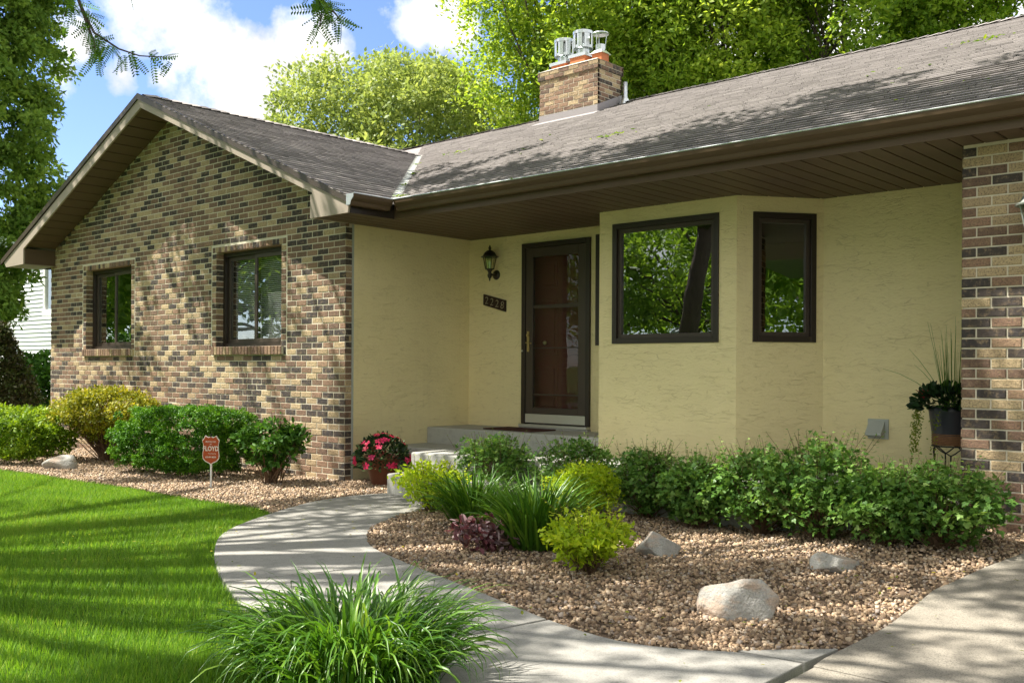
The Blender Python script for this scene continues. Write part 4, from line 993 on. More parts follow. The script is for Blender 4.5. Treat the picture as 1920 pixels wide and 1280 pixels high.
# ------------------------------------------------------------------ plants
def stems(mb, base, tips, r0, r1, rndm, bend=.15, n=3, segs=4):
    for tp in tips:
        b = np.array(base)+np.array([rndm.gauss(0, 1), rndm.gauss(0, 1), 0])*r0*4; tp = np.array(tp); pts = []
        side = np.array([rndm.gauss(0, 1), rndm.gauss(0, 1), 0])*bend*np.linalg.norm(tp-b)*.3
        for i in range(segs+1):
            t = i/segs; h = b*(1-t)+tp*t; h = h+side*math.sin(pi*t); h[2] = b[2]+(tp[2]-b[2])*(t**.85); pts.append(h)
        mb.tube(pts, [r0*(1-t/segs)+r1*t/segs for t in range(segs+1)], n)
def shrub(name, label, loc, rx, ry, H, nclump, nper, lsize, tmpl, mat, stem='twig', z0=.12, shape='round', cat='shrub', group=None, crad=.16, up=.5, sprig=0, nst=26, seed=1, stem_r=.006, rot=0, tmplN=None, inner=.45):
    r = random.Random(seed); t_ = thing(name, label, cat, loc, group); t_.rotation_euler = (0, 0, rot)
    cs = []; 
    while len(cs) < nclump:
        d = np.array([r.gauss(0, 1), r.gauss(0, 1), r.gauss(0, 1)]); d /= np.linalg.norm(d)
        if shape == 'box':
            m = max(abs(d[0]), abs(d[1]), abs(d[2])); e = 8; q = (abs(d[0])**e+abs(d[1])**e+abs(d[2])**e)**(-1/e); d = d*q
        elif shape == 'vase':
            w = .45+.55*S((d[2]+1)/1.3); d = np.array([d[0]*w, d[1]*w, d[2]])
        elif shape == 'cone':
            hh = (d[2]+1)/2; w = (1-hh)**.75*1.25; a = r.random()*2*pi; d = np.array([cos(a)*w, sin(a)*w, d[2]])
        k = inner+(1-inner)*(r.random()**.45); d = d*k
        x, y, zz = d[0]*rx, d[1]*ry, z0+(H-z0)*(d[2]+1)/2
        cs.append((x, y, zz))
    cs = np.array(cs); rad = np.array([crad*r.uniform(.7, 1.25)*min(rx, ry, H) for _ in cs])
    P, A, N, Sz, rnd = clump_leaves(cs, rad, nper, lsize, up=up)
    P[:, 2] = np.maximum(P[:, 2], .015)
    if sprig:
        for _ in range(sprig):
            a = r.random()*2*pi; k = r.random()**.5*.85; bx, by = cos(a)*rx*k, sin(a)*ry*k; top = H+r.uniform(.02, .13); nn = 9
            zz = np.linspace(H*.72, top, nn); px = bx+(zz-H*.72)*r.gauss(0, .35); py = by+(zz-H*.72)*r.gauss(0, .35)
            P = np.vstack([P, np.stack([px, py, zz], 1)]); aa = rdir(nn); aa[:, 2] = abs(aa[:, 2])*.4; A = np.vstack([A, aa]); N = np.vstack([N, unit(rdir(nn)*.5+np.array([0, 0, 1]))])
            Sz = np.concatenate([Sz, lsize*np.linspace(1.05, .55, nn)]); rnd = np.concatenate([rnd, rng.uniform(.6, 1, nn)])
            cs = np.vstack([cs, [px[-1], py[-1], top]])
    leaves('foliage', P, A, N, Sz, tmpl, mat, t_, rnd)
    mb = MB(); tips = [cs[i] for i in r.sample(range(nclump), min(nst, nclump))]+[c for c in cs[nclump:]]
    stems(mb, (0, 0, -.02), tips, stem_r, stem_r*.3, r); mb.build('stems', M[stem], t_); return t_
# clipped yews and hedge at left
shrub('clipped_yew', 'clipped dark green box shaped yew behind the red yard sign', (-1.85, -.80, 0),   .80, .50, .72, 660, 105, .028, T_RH, M['f_yew'], shape='box', z0=.06, group='plants along the brick wall', crad=.11, up=.55, nst=20, seed=3, rot=.12, inner=.72)
shrub('clipped_hedge', 'clipped yellow green hedge at the left edge of the lawn', (-5.45, -1.45, 0), 1.5, .50, .60, 520, 60, .046, T_RH, M['f_hedge'], shape='box', z0=.06, group='plants along the brick wall', crad=.16, up=.7, nst=20, seed=4, rot=.0, inner=.7)
shrub('golden_barberry', 'golden yellow bushy shrub with many bare upright stems between the two clipped hedges', (-3.95, -.70, 0),   .72, .62, .88, 330, 50, .042, T_RH, M['f_gold'], shape='vase', z0=.22, group='plants along the brick wall', crad=.17, up=.6, nst=150, seed=5, stem_r=.008, inner=.75)
shrub('burning_bush', 'small leafy mid green shrub against the brick beside the yard sign', (-.34, -.66, 0), .34, .32, .62, 80, 26, .062, T_OV, M['f_burn'], shape='vase', z0=.16, group='plants along the brick wall', crad=.26, up=.8, sprig=5, nst=34, seed=6, stem_r=.010)
shrub('conical_cedar', 'cone shaped bronze green evergreen left of the brick corner', (-8.55, -.30, 0), .62, .62, 1.85, 300, 60, .06, T_RH, M['f_brown'], shape='cone', z0=.0, crad=.2, up=.3, nst=8, seed=7, inner=.75)
shrub('leafy_bush', 'dark leafy bush beside the white neighbouring house', (-11.0, 1.45, 0), .95, .9, 1.35, 200, 40, .10, T_OV, M['f_burn'], shape='round', z0=.1, crad=.2, up=.7, nst=12, seed=8)
# lime spireas
shrub('lime_spirea', 'loose lime yellow spirea leaning over the path beside the lowest step', (2.26, -.86, 0), .32, .31, .36, 150, 13, .044, T_RH, M['f_lime'], shape='vase', z0=.05, group='lime spireas', crad=.30, up=.4, sprig=26, nst=60, seed=9, stem_r=.0035)
shrub('lime_spirea', 'dense rounded lime spirea behind the tallest daylily clump', (3.52, -.42, 0), .28, .27, .44, 150, 32, .036, T_RH, M['f_lime'], shape='round', z0=.05, group='lime spireas', crad=.22, up=.6, sprig=4, nst=40, seed=10, stem_r=.0035)
shrub('lime_spirea', 'bright yellow spirea standing alone in the gravel nearest the camera', (4.76, -1.93, 0), .25, .24, .31, 140, 14, .044, T_RH, M['f_lime'], shape='vase', z0=.04, group='lime spireas', crad=.30, up=.4, sprig=26, nst=60, seed=11, stem_r=.003)
# heuchera
shrub('coral_bells', 'low purple and silver leaved coral bells between two daylily clumps', (3.80, -1.82, 0), .21, .19, .19, 60, 7, .058, T_OV, M['f_heu'], shape='round', z0=.02, cat='plant', crad=.25, up=1.2, nst=14, seed=12, stem_r=.002)
# alpine currants
CUR = [((2.15,.02),.36,.66,'leftmost alpine currant shrub, in front of the concrete step'),((3.02,.12),.36,.68,'second alpine currant from the left, below the front door'),
       ((3.78,.12),.30,.66,'third alpine currant from the left, under the corner of the large window'),((4.35,-.05),.27,.66,'fourth alpine currant from the left, darkest, behind the bay corner'),
       ((4.88,-.05),.33,.72,'fifth alpine currant from the left, below the narrow bay window'),((5.42,-.24),.37,.78,'sixth alpine currant from the left, tallest, with long upright shoots'),
       ((5.92,-.38),.30,.56,'seventh alpine currant from the left, lowest, below the plant stand'),((6.22,-.30),.35,.57,'rightmost alpine currant shrub, leaning towards the brick pillar')]
for i, ((x, y), r_, h_, lb) in enumerate(CUR):
    shrub('currant_shrub', lb, (x, y, gh(x, y)), r_*1.14, r_*.85, h_*.80, 150, 22, .034 if i < 3 else .037, T_LB, M['f_currant'], shape='round', z0=.03, group='alpine currant shrubs in front of the porch', crad=.34, up=.75, sprig=34, nst=60, seed=20+i, stem_r=.004, inner=.35)

# daylilies
def daylily(label, loc, n, H, spread, width, nind=0, seed=1, bend=1.0):
    t_ = thing('daylily', label, 'daylily', loc, 'daylily clumps beside the path'); r = random.Random(seed); V = []; F = []; R_ = []; k = 0; protos = 0
    for i in range(n):
        a = r.random()*2*pi; b0 = r.random()**.5*spread*.42; tilt = r.uniform(.05, .65)*(.5+b0/spread*1.3); L = H*r.uniform(.75, 1.5); w = width*r.uniform(.7, 1.2)
        a2 = a+r.gauss(0, .5); p = np.array([cos(a)*b0, sin(a)*b0, -.01]); el = pi/2-tilt; seg = 8; curv = r.uniform(.7, 1.9)*bend; twist = r.gauss(0, .5)
        pts = []; nd2 = np.array([cos(a2), sin(a2), 0]); side = np.array([-sin(a2), cos(a2), 0]); kink = r.random() < .10
        for s_ in range(seg+1):
            t = s_/seg; pts.append(p.copy()); e2 = el-curv*t*t*1.7 - (1.3 if kink and t > .75 else 0); p = p+(nd2*cos(e2)+np.array([0, 0, 1])*sin(e2))*L/seg
        vs = []
        for s_, q in enumerate(pts):
            t = s_/seg; ww = w*(1-t**2.6)*(.55+.45*min(1, t*5)); sd_ = side*cos(twist*t)+np.array([0, 0, 1])*sin(twist*t)
            q = q.copy(); q[2] = max(q[2], .02)
            vs += [q-sd_*ww*.5+np.array([0, 0, ww*.22]), q, q+sd_*ww*.5+np.array([0, 0, ww*.22])]
        fs = []
        for s_ in range(seg):
            b = s_*3; fs += [(b, b+1, b+4, b+3), (b+1, b+2, b+5, b+4)]
        tn = min(1, max(0, r.gauss(.45, .25)))
        if i < nind: mesh_np('leaf', np.array(vs), np.array(fs), M['f_lily'], t_, [tn]*len(fs), smooth=True)
        else: V += vs; F += [[x+k for x in f] for f in fs]; R_ += [tn]*len(fs); k += len(vs)
    if V: tag(mesh_np('leaves', np.array(V), np.array(F), M['f_lily'], t_, R_, smooth=True), kind='stuff')
    return t_
daylily('large arching daylily clump in the foreground between lawn and path', (5.38, -4.20, 0), 1250, .385, .74, .0160, 280, 31, 1.1)
daylily('middle daylily clump beside the path, behind the purple coral bells', (3.12, -1.22, 0), 460, .38, .38, .021, 0, 32, .6)
daylily('tallest upright daylily clump, between coral bells and yellow spirea', (4.05, -1.58, 0), 480, .42, .38, .021, 0, 33, .5)

# ------------------------------------------------------------------ flower pot by the steps
fp = thing('flower_pot', 'brown terracotta pot full of pink impatiens beside the steps', 'flower pot', (.50, .10, 0))
MB().lathe([(.001, .0), (.105, 0), (.115, .02), (.185, .27), (.195, .275), (.20, .30), (.19, .305), (.175, .28), (.001, .26)], 0, 0, 0, 32).build('pot', M['pot'], fp, smooth=True)
n = 900; d = rdir(n); d[:, 2] = abs(d[:, 2]); P = d*np.array([.30, .30, .22])*(.75+.3*rng.random(n))[:, None]+np.array([0, 0, .28]); P[:, 2] -= .10*(np.hypot(P[:, 0], P[:, 1])/.3)**3
leaves('foliage', P, unit(d+rdir(n)*.6), unit(d+np.array([0, 0, .6])+rdir(n)*.4), .055*(.7+.6*rng.random(n)), T_OV, M['f_imp'], fp, np.clip(rng.random(n)**2, 0, 1))
for i in range(56):
    d = rdir(1)[0]; d[2] = abs(d[2])*.9+.15; d /= np.linalg.norm(d); c = d*np.array([.315, .315, .24])+np.array([0, 0, .285]); c[2] -= .10*(math.hypot(c[0], c[1])/.3)**3
    u = np.cross(d, [0.2, .1, 1]); u /= np.linalg.norm(u); w = np.cross(d, u); V = []; F = []
    for k in range(5):
        a0 = 2*pi*k/5; pts = [(0, 0), (.018, -.55), (.031, -.28), (.029, .0), (.031, .28), (.018, .55)]
        b = len(V)
        for rr, da in pts: a = a0+da; V.append(c+(u*cos(a)+w*sin(a))*rr*1.25+d*(.006+rr*.12))
        F += [[b, b+1, b+2, b+3], [b, b+3, b+4, b+5]]
    mesh_np('flower', np.array(V), np.array(F), M['petal'], fp, [float(rng.random())]*len(F))
# ------------------------------------------------------------------ plant stand and pot by the pillar
stx, sty = 5.79, 1.22
ps = thing('plant_stand', 'black wrought iron plant stand half hidden behind the brick pillar', 'plant stand', (stx, sty, .357))
m = MB(); hs = .285
for a in (radians(-75), radians(195), radians(60), radians(130)):
    ca, sa = cos(a), sin(a)
    def q(rr, zz, da=0): return (rr*cos(a+da), rr*sin(a+da), zz)
    m.tube([q(.165, .0), q(.135, .07), q(.12, .16), q(.125, .215)], .006, 6)
    m.tube([q(.125, .215), q(.13, .235, .25), q(.14, .265, .5), q(.142, hs, .68)], .005, 6); m.tube([q(.125, .215), q(.13, .235, -.25), q(.14, .265, -.5), q(.142, hs, -.68)], .005, 6)
m.build('legs', M['iron'], ps)
ringp = [(.142*cos(i*2*pi/24), .142*sin(i*2*pi/24), hs) for i in range(25)]
MB().tube(ringp, .006, 6).build('top_ring', M['iron'], ps)
hp = thing('planter', 'blue black bucket with grasses and geraniums on the iron stand by the pillar', 'planter', (stx, sty, .357+hs+.006))
MB().lathe([(.001, 0), (.128, 0), (.134, .02), (.165, .25), (.172, .29), (.16, .29), (.15, .25), (.001, .24)], 0, 0, 0, 32).build('bucket', M['bucket'], hp, smooth=True)
m = MB()
for i in range(7): m.lathe([(.139, i*.0125+.002), (.147, i*.0125+.008), (.139, i*.0125+.0135)], 0, 0, 0, 32)
m.build('wicker_band', M['wicker'], hp, smooth=True)
n = 520; d = rdir(n); d[:, 2] = abs(d[:, 2]); P = d*np.array([.235, .235, .17])*(.7+.35*rng.random(n))[:, None]+np.array([-.03, 0, .27])
leaves('foliage', P, unit(d+rdir(n)*.6), unit(d+np.array([0, 0, .5])+rdir(n)*.5), .062*(.7+.6*rng.random(n)), T_OV, M['f_dark'], hp)
P = np.array([-.18, -.10, .38])+rng.normal(size=(26, 3))*.018; tag(leaves('geranium_bloom', P, rdir(26), rdir(26), np.full(26, .034), T_RH, M['petalred'], hp), kind='stuff')
pp = []; 
for (bx, by, L, nn) in ((-.22, -.12, .40, 150), (-.05, -.21, .38, 60), (-.25, -.05, .30, 90), (-.17, -.17, .27, 60)):
    tt = rng.random(nn); pp.append(np.stack([bx*(1+.12*tt)+rng.normal(size=nn)*.014, by*(1+.12*tt)+rng.normal(size=nn)*.014, .26-tt*L], 1))
P = np.vstack(pp); nn = len(P); leaves('trailing_vine', P, rdir(nn), unit(rdir(nn)+np.array([.3, -.8, .3])), .020*(.7+.6*rng.random(nn)), T_OV, M['f_vine'], hp)
m = MB(); r = random.Random(5)
for i in range(46):
    a = r.random()*2*pi; k = r.uniform(0, .22); L = r.uniform(.40, .74); b = (cos(a)*.05, sin(a)*.05, .25)
    m.tube([b, (b[0]+cos(a)*L*k*.5, b[1]+sin(a)*L*k*.5, .25+L*.5), (b[0]+cos(a)*L*k*1.1, b[1]+sin(a)*L*k*1.1, .25+L)], [.0028, .0024, .0008], 3)
for (L, k, a) in ((.55, .9, radians(200)), (.62, .5, radians(190)), (.5, .62, radians(170))):
    m.tube([(0, 0, .25)]+[(cos(a)*L*k*t, sin(a)*L*k*t, .25+L*(t-.45*k*t*t)) for t in (.25, .5, .75, 1.0)], [.003, .003, .0025, .002, .0008], 3)
m.build('grass_stalks', M['f_lily'], hp)

# ------------------------------------------------------------------ trees
def tree(name, label, base, top, crown_c, crown_r, nclump, nper, lsize, tmpl, mat, bark='bark', crad=.20, trunk_r=.2, nlimb=26, seed=1, up=.5, group=None, cat='tree', stemsn=1, keep=None, inner=.35, droop=0.0, clump_pts=None, lr=.32, lean=(0, 0)):
    r = random.Random(seed); t_ = thing(name, label, cat, base, group); bx = np.array(base); cs = []
    cc_ = np.array(crown_c); cr = np.array(crown_r)
    if clump_pts is None:
        while len(cs) < nclump:
            d = np.array([r.gauss(0, 1), r.gauss(0, 1), r.gauss(0, 1)]); d /= np.linalg.norm(d); k = inner+(1-inner)*r.random()**.4
            wob = 1+.16*sin(d[0]*5+seed)+.14*sin(d[2]*6+d[1]*4+seed*2); p = cc_+d*cr*k*wob
            if keep is None or keep(p): cs.append(p)
        cs = np.array(cs)
    else: cs = np.array(clump_pts)
    cs = cs-bx; mr = float(np.mean(cr)); rad = np.array([crad*mr*r.uniform(.6, 1.3) for _ in cs])
    P, A, N, Sz, rnd = clump_leaves(cs, rad, nper, lsize, up=up, droop=droop)
    leaves('crown', P, A, N, Sz, tmpl, mat, t_, rnd)
    mb = MB(); fork = np.array([lean[0], lean[1], top])
    for s_ in range(stemsn):
        off = np.array([r.gauss(0, 1), r.gauss(0, 1), 0])*trunk_r*(1.2 if stemsn > 1 else 0)
        tip = fork+(cc_-bx-fork)*np.array([.6, .6, .3])+off*3 if stemsn > 1 else fork
        pts = [off*.4+np.array([0, 0, -.2]), off*.6+(tip*np.array([.3, .3, .5])), tip]
        mb.tube(pts, [trunk_r*1.25, trunk_r, trunk_r*.75], 10)
        idx = r.sample(range(len(cs)), min(nlimb//stemsn, len(cs)))
        for i in idx:
            e = cs[i]; mid = tip*.5+e*.5+np.array([r.gauss(0, .1), r.gauss(0, .1), r.uniform(.0, .12)])*mr; st_ = tip*.85+pts[1]*.15 if r.random() < .6 else tip
            L0 = trunk_r*lr*r.uniform(.7, 1.2); mb.tube([st_, st_*.6+mid*.4, mid, e], [L0, L0*.8, L0*.5, L0*.15], 5)
    mb.build('trunk', M[bark], t_, smooth=True); return t_
BG = 'trees behind the house'
tree('linden_tree', 'rounded pale green tree seen over the valley of the roof', (-19.2, 17.5, 0), 5.0, (-19.0, 17.3, 8.0), (4.9, 4.6, 4.3), 1150, 75, .18, T_RH, M['f_round'], crad=.135, trunk_r=.16, nlimb=120, seed=41, group=BG, stemsn=4, inner=.45)
tree('small_linden', 'lower pale green tree between the rounded tree and the chimney', (-15.0, 19.5, 0), 3.5, (-14.6, 19.0, 6.2), (3.0, 2.8, 2.9), 360, 65, .18, T_RH, M['f_round'], crad=.17, trunk_r=.12, nlimb=40, seed=42, group=BG, stemsn=2)
tree('maple_tree', 'bright green maple directly behind the chimney', (-9.6, 15.9, 0), 7.0, (-9.3, 16.2, 11.6), (3.3, 3.3, 4.8), 640, 135, .145, T_RH, M['f_maple'], crad=.19, trunk_r=.16, nlimb=40, seed=43, group=BG, stemsn=2)
tree('maple_tree', 'yellow green maple right of the chimney with drooping leafy boughs', (-6.3, 17.7, 0), 7.0, (-6.3, 17.6, 11.3), (3.4, 3.2, 4.6), 640, 135, .145, T_RH, M['f_maple'], crad=.19, trunk_r=.16, nlimb=40, seed=44, group=BG, stemsn=3)
tree('ash_tree', 'green tree with several leaning trunks above the middle of the roof ridge', (-3.4, 19.0, 0), 8.5, (-3.0, 19.3, 12.6), (3.2, 3.0, 4.6), 560, 120, .150, T_RH, M['f_maple'], crad=.19, trunk_r=.10, nlimb=26, seed=45, group=BG, stemsn=4, inner=.5)
tree('ash_tree', 'green tree with dark trunks at the upper right corner above the roof', (-.8, 21.3, 0), 9.0, (-.6, 21.0, 13.2), (2.9, 2.7, 4.2), 460, 120, .150, T_RH, M['f_maple'], crad=.19, trunk_r=.10, nlimb=22, seed=46, group=BG, stemsn=3, inner=.5)
# tall cedar at the left edge
cs = []; r = random.Random(51)
while len(cs) < 1350:
    hz = r.uniform(2.0, 13.0); a = r.random()*2*pi; R_ = 1.95*(1-((hz-4.5)/11)**2)*(.45+.55*r.random()**.5)*(1+.12*sin(3*a+hz*1.3)+.08*sin(7*a+hz*3))
    if hz < 3.2: R_ *= .75+.25*sin(4*a)
    cs.append((-13.0+cos(a)*R_, .45+sin(a)*R_, hz)) if sin(a)*.67-cos(a)*.74 < .6 else None
tree('cedar_tree', 'tall dark green arborvitae at the left edge of the picture', (-13.0, .45, 0), 11.0, (-13.0, .45, 7), (2, 2, 5), 0, 115, .115, T_RH, M['f_cedar'], crad=.10, trunk_r=.2, nlimb=10, seed=52, clump_pts=cs, droop=.5, up=.3)

# honey locust in the front lawn, out of frame: its crown shades the house, its lowest twigs hang into view
r = random.Random(61); cs = []
def lump(x, y, k=1.0): return .5+.5*sin(x*1.9*k+.7+.8*sin(y*1.3))*sin(y*2.3*k+.4+.6*sin(x*1.1))
def locust_density(x, y):
    if ((x+1.0)/7.9)**2+((y+3.6)/6.0)**2 > 1: return 0
    north = -.30+.22*sin(x*3.1)+.16*sin(x*7.3)+max(0, x-.2)*.62
    if x > -1.9 and y > north: return 0
    if x > -1.9 and y > -1.9: return 5.0 if y > -1.9 else 0       # over the lower main roof
    if -4.3 < x <= -1.9 and y > -1.75: return 4.0 if y < .55+.3*sin(x*5)+.9*(x+3.2) and x > -3.7 else 0   # over the gable wing's east slope
    if x <= -4.3 and y > -1.45: return 0
    if x <= -3.3 and y > -2.30+.16*sin(x*4): return 5.0           # upper part of the brick gable
    if -8.2 < x <= -4.4 and y > -4.3: return .0
    if x <= -3.3 and y > -4.3: return 1.6*(lump(x, y, 1.6) > .5)
    if y < -5.4 and x < .2: return 1.4*(lump(x, y, 1.5) > .66)
    if x > 2.3: return 4.6*(lump(x, y, 1.5) > .25)                # driveway
    if x > -2.9: return 4.2*(lump(x, y, 1.5) > .33)               # path, gravel and shrubs
    return 1.6*(lump(x, y, 1.5) > .66)                             # lawn
for _ in range(60000):
    x = r.uniform(-9, 7); y = r.uniform(-9.6, 2.8)
    if r.random() < locust_density(x, y)*16*12.4/60000: cs.append((x, y, 7.3+1.1*r.random()))
tree('honey_locust', 'honey locust in the front lawn, its feathery twigs hanging in at the top left', (-2.3, -7.8, 0), 4.2, (-1, -4.2, 8.5), (7, 6.5, 1.8), 0, 125, .125, T_RH, M['f_locust'], crad=.078, trunk_r=.20, nlimb=60, lean=(.9, .5), seed=62, clump_pts=cs, lr=.42, stemsn=1)
loc_root = bpy.data.objects['honey_locust']; lo = np.array([-2.3, -7.8, 0.0])
def twig(pts, nleaf, size, r_):
    pts = np.array(pts, float); m = MB(); m.tube([tuple(p-lo) for p in pts], [.009*(1-i/len(pts))+.0018 for i in range(len(pts))], 5); m.build('twig', M['bark'], loc_root)
    seg = np.linalg.norm(np.diff(pts, axis=0), axis=1); cum = np.concatenate([[0], np.cumsum(seg)]); tt = np.sort(rng.random(nleaf))**.9*cum[-1]
    P = np.stack([np.interp(tt, cum, pts[:, i]) for i in range(3)], 1); A = unit(rng.normal(size=(nleaf, 3))*.75+np.array([0, 0, -.75])); P = P+rng.normal(size=P.shape)*.015
    N = unit(np.cross(A, rdir(nleaf))); tag(leaves('leaflets', P-lo, A, N, size*(.7+.5*rng.random(nleaf)), T_PIN, M['f_locust'], loc_root), kind='stuff')
twig([(1.6,-4.6,5.6),(2.0,-4.1,4.3),(2.20,-3.84,3.50),(2.33,-3.80,3.27),(2.50,-3.72,3.15),(2.62,-3.65,3.10),(2.80,-3.58,3.07)], 150, .15, 1)
twig([(2.1,-3.95,4.2),(2.14,-3.86,3.52),(2.10,-3.88,3.40)], 46, .13, 2); twig([(2.20,-3.84,3.5),(2.34,-3.80,3.2),(2.36,-3.80,3.10)], 30, .12, 3)
twig([(2.3,-3.9,4.4),(2.48,-3.70,3.62),(2.53,-3.66,3.50)], 30, .12, 4)
twig([(2.6,-3.6,5.2),(3.1,-3.0,4.0),(3.26,-2.84,3.60),(3.38,-2.86,3.42),(3.44,-2.92,3.28)], 95, .17, 5)
twig([(3.26,-2.84,3.60),(3.42,-2.84,3.42),(3.52,-2.87,3.36),(3.58,-2.87,3.30)], 45, .15, 6)

# ------------------------------------------------------------------ across the street (seen reflected in the windows)
FG = 'trees across the street'
for i, (x, y, hh, rr, nm) in enumerate(((-12,-24,8,4.5,'dark green street tree reflected at the left of the large window'),(-20,-30,9,5.5,'broad green street tree far to the left of the house opposite'),(-28,-22,9,5.5,'green street tree at the far left end of the street'),(2,-30,9,5,'green street tree opposite the driveway'),(14,-27,8,5,'green street tree right of the driveway'),(-38,-14,10,6,'large street tree beyond the neighbouring lawn'),(-5,-36,11,6,'tall street tree behind the house opposite'),(-17,-8.5,7,3.6,'green lawn tree left of the camera reflected in the bedroom windows'),(-24,-8,8,4.4,'broad green lawn tree far left reflected in the leftmost window'),(19,-3.5,8,4.2,'green tree right of the driveway reflected in the narrow bay window'),(27,-1,9,5,'tall green tree beyond the right end of the house'))):
    tree('street_tree', nm, (x, y, 0), hh*.35, (x, y, hh*.62), (rr, rr, hh*.42), 150, 100, .25, T_RH, M['f_maple2'], crad=.22, trunk_r=.28, nlimb=16, seed=70+i, group=FG, inner=.5)
oh = thing('house_opposite', 'low pale house with a grey blue roof across the street, reflected in the large window', 'house', (-10, -34, 0))
MB().box(-7, 7, -4, 4, -.1, 2.5).build('wall', M['siding'], oh); MB().prism([(-4.6, 2.5), (4.6, 2.5), (0, 4.1)], -7.5, 7.5, 'x').build('roof', M['greyroof'], oh)
for x in (-4.5, -1.5, 3.5): MB().box(x-.6, x+.6, 4.0, 4.03, .9, 2.1).build('window', M['room'], oh)
r = random.Random(90)
for i, (x, y) in enumerate(((-13.2,-4.2),(3.2,-10.6))):
    shrub('lawn_shrub', ('rounded green shrub in the front lawn, reflected in the bedroom window' if i == 0 else 'rounded green shrub near the street, reflected in the storm door'), (x, y, 0), 1.1, 1.1, 1.9, 130, 40, .10, T_OV, M['f_burn'], nst=10, seed=91+i, crad=.22, group=None)

# ------------------------------------------------------------------ neighbouring house at left
nb = thing('neighbour_house', 'white sided house with a white framed window beyond the left corner', 'house', (-18.0, 5.0, 0))
MB().box(-8, 5.2, .03, 8, -.2, 5.2).build('wall', M['white'], nb)
for i in range(38):
    za = .25+i*.118; x1 = 5.25
    if za > 4.9: break
    for (a, b) in (((-8, -.9), (3.2, x1)) if 2.72 < za < 4.3 else ((-8, x1),)):
        MB().add([(a,-.0,za),(b,-.0,za),(b,.028,za+.117),(a,.028,za+.117),(a,.028,za),(b,.028,za)], [(0,1,2,3),(0,4,5,1)]).build('siding_board', M['siding'], nb)
MB().box(-1.0, 3.3, -.30, .02, 2.55, 2.72).box(-1.0, 3.3, -.28, .02, 4.28, 4.5).build('window_surround', M['white'], nb)
m = MB()
for x in (-1.0, .08, 1.15, 2.2, 3.2): m.box(x, x+.1, -.27, .0, 2.72, 4.28)
m.build('window_frame', M['white'], nb)
MB().box(-.9, 3.2, -.22, -.21, 2.72, 4.28).build('pane', M['glass'], nb); MB().box(-.9, 3.2, -.15, -.14, 2.72, 4.28).build('room', M['room'], nb)
MB().prism([(-5.4, 5.2), (.0-.5, 5.2), (4, 7.0), (8.5, 5.2)][1:], -8.3, 5.5, 'x').build('roof', M['shingle'], nb)

# ------------------------------------------------------------------ lawn grass
def grass(name, poly, dens, label, lmin=.030, lmax=.062, w=.0038):
    x0 = min(p[0] for p in poly); x1 = max(p[0] for p in poly); y0 = min(p[1] for p in poly); y1 = max(p[1] for p in poly)
    n = int((x1-x0)*(y1-y0)*dens); x = rng.uniform(x0, x1, n); y = rng.uniform(y0, y1, n); k = inpoly(x, y, poly); x, y = x[k], y[k]; n = len(x)
    a = rng.uniform(0, 2*pi, n); L = rng.uniform(lmin, lmax, n)*(1+.25*np.sin(x*2.3)*np.sin(y*3.1)); dx, dy = np.cos(a), np.sin(a); lean = rng.uniform(.1, .75, n)
    z0 = ghv(x, y)-.025; B_ = np.stack([x, y, z0], 1); sdv = np.stack([-dy, dx, 0*x], 1)*w*.5; D = np.stack([dx*lean*.35, dy*lean*.35, np.ones(n)], 1); T = np.stack([dx*lean, dy*lean, np.ones(n)*.85], 1)
    V = np.stack([B_-sdv, B_+sdv, B_+T*L[:, None]+sdv*.22, B_+T*L[:, None]-sdv*.22], 1).reshape(-1, 3)
    F = (np.array([(0,1,2,3)])[None]+(np.arange(n)*4)[:, None, None]).reshape(-1, 4)
    patch = np.sin(x*.9+1)*np.sin(y*1.3)*.12+.10*np.sin(x*4.3+np.sin(y*3.7)*2)*np.sin(y*5.1+x)+.5*(rng.random(n) > .955)
    return tag(mesh_np(name, V, F, M['f_grass'], None, np.repeat(np.clip(rng.normal(.42, .22, n)+patch, 0, 1), 1)), label, 'grass', kind='stuff')
e1 = [p for p in PL if p[0] > 1.43]
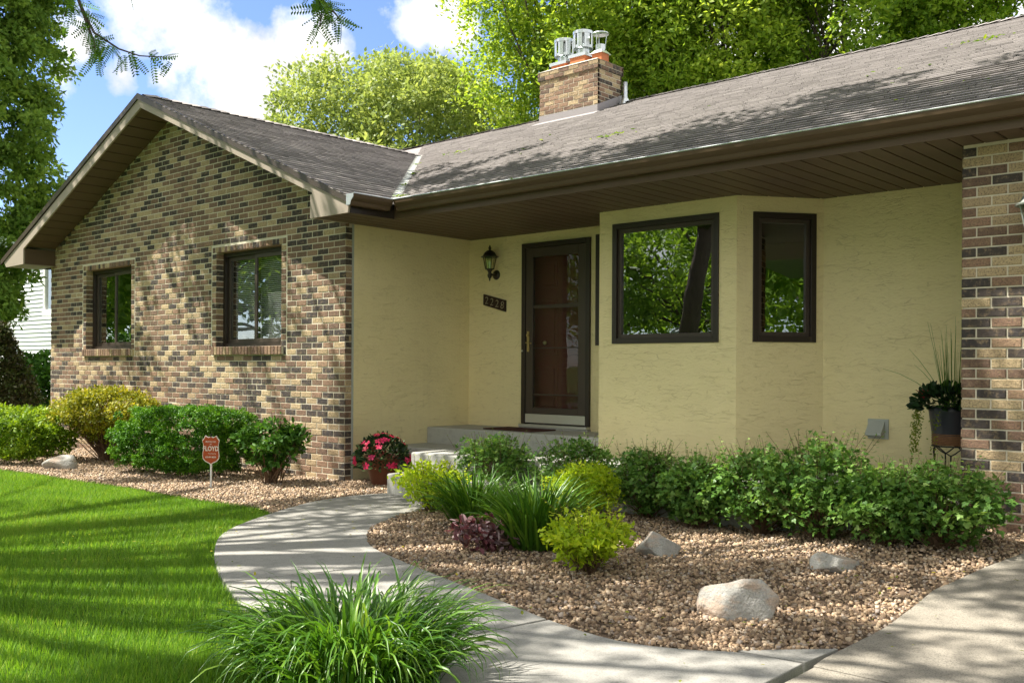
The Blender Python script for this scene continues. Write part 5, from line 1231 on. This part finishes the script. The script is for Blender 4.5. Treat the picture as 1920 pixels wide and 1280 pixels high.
near = [(-4.6,-2.06)]+[(-3.81,-2.06),(-3.0,-1.95),(-2.17,-1.95),(-1.04,-1.82),(-.2,-1.85),(.36,-1.83),(.98,-1.76),(1.28,-1.82)]+[(p[0]+.012*(-1)**i_, p[1]+.012*(-1)**i_) for i_, p in enumerate(e1) if p[0] < 4.6]+[(4.6,-5.4),(2.6,-5.2),(-4.6,-2.9)]
grass('grass', near, 11000, 'short bright green lawn grass left of the curved path')
grass('grass', [(-14,-2.15),(-4.6,-2.1),(-4.6,-2.9),(2.6,-5.2),(4.6,-5.4),(6.5,-4.3),(6.5,-6.5),(0,-6.5),(-14,-5.0)], 1600, 'short lawn grass further out in the front lawn', w=.006)
grass('grass', [(4.1,-3.86),(5.1,-4.12),(5.9,-4.16),(6.5,-4.16),(6.5,-4.9),(5.4,-5.8),(4.6,-5.4)], 12000, 'short lawn grass around the foreground daylily')
# leaf litter on the roof and drive
def litter(name, label, pts, sz, mat):
    P = np.array(pts); n = len(P); tag(leaves(name, P, unit(rdir(n)*np.array([1, 1, .15])), unit(np.array([0, 0, 1.])+rdir(n)*.3), sz*(.6+.8*rng.random(n)), T_OV, mat), label, 'leaf litter', kind='stuff')
pt = []
for (x, y, k, s_) in ((5.0,4.25,34,.16),(1.9,2.2,26,.14),(-2.0,3.6,30,.16),(-2.35,3.13,10,.05),(-1.35,2.13,12,.05),(-.45,1.22,12,.05),(.35,.45,22,.06),(2.4,.06,10,.10),(4.6,.03,12,.12),(4.0,3.0,6,.8),(0,2.5,6,.9),(5.6,1.2,5,.5)):
    for _ in range(k):
        a = random.gauss(0, 1)*s_; b = random.gauss(0, 1)*s_*.6; yy = max(.03, y+b); pt.append((x+a, yy, max(2.89, 2.885+SL_*(yy-.1))+.02))
litter('leaf_litter', 'small fallen yellow green twigs and leaves scattered on the roof', pt, .045, M['f_hedge'])
pt = []
for _ in range(230):
    x = random.uniform(1.2, 8.2); y = random.uniform(-4.0, -.8)
    pt.append((x, y, gh(x, y)+.026))
litter('leaf_litter', 'tiny fallen leaves and bits on the gravel, path and driveway', pt, .022, M['f_gold'])
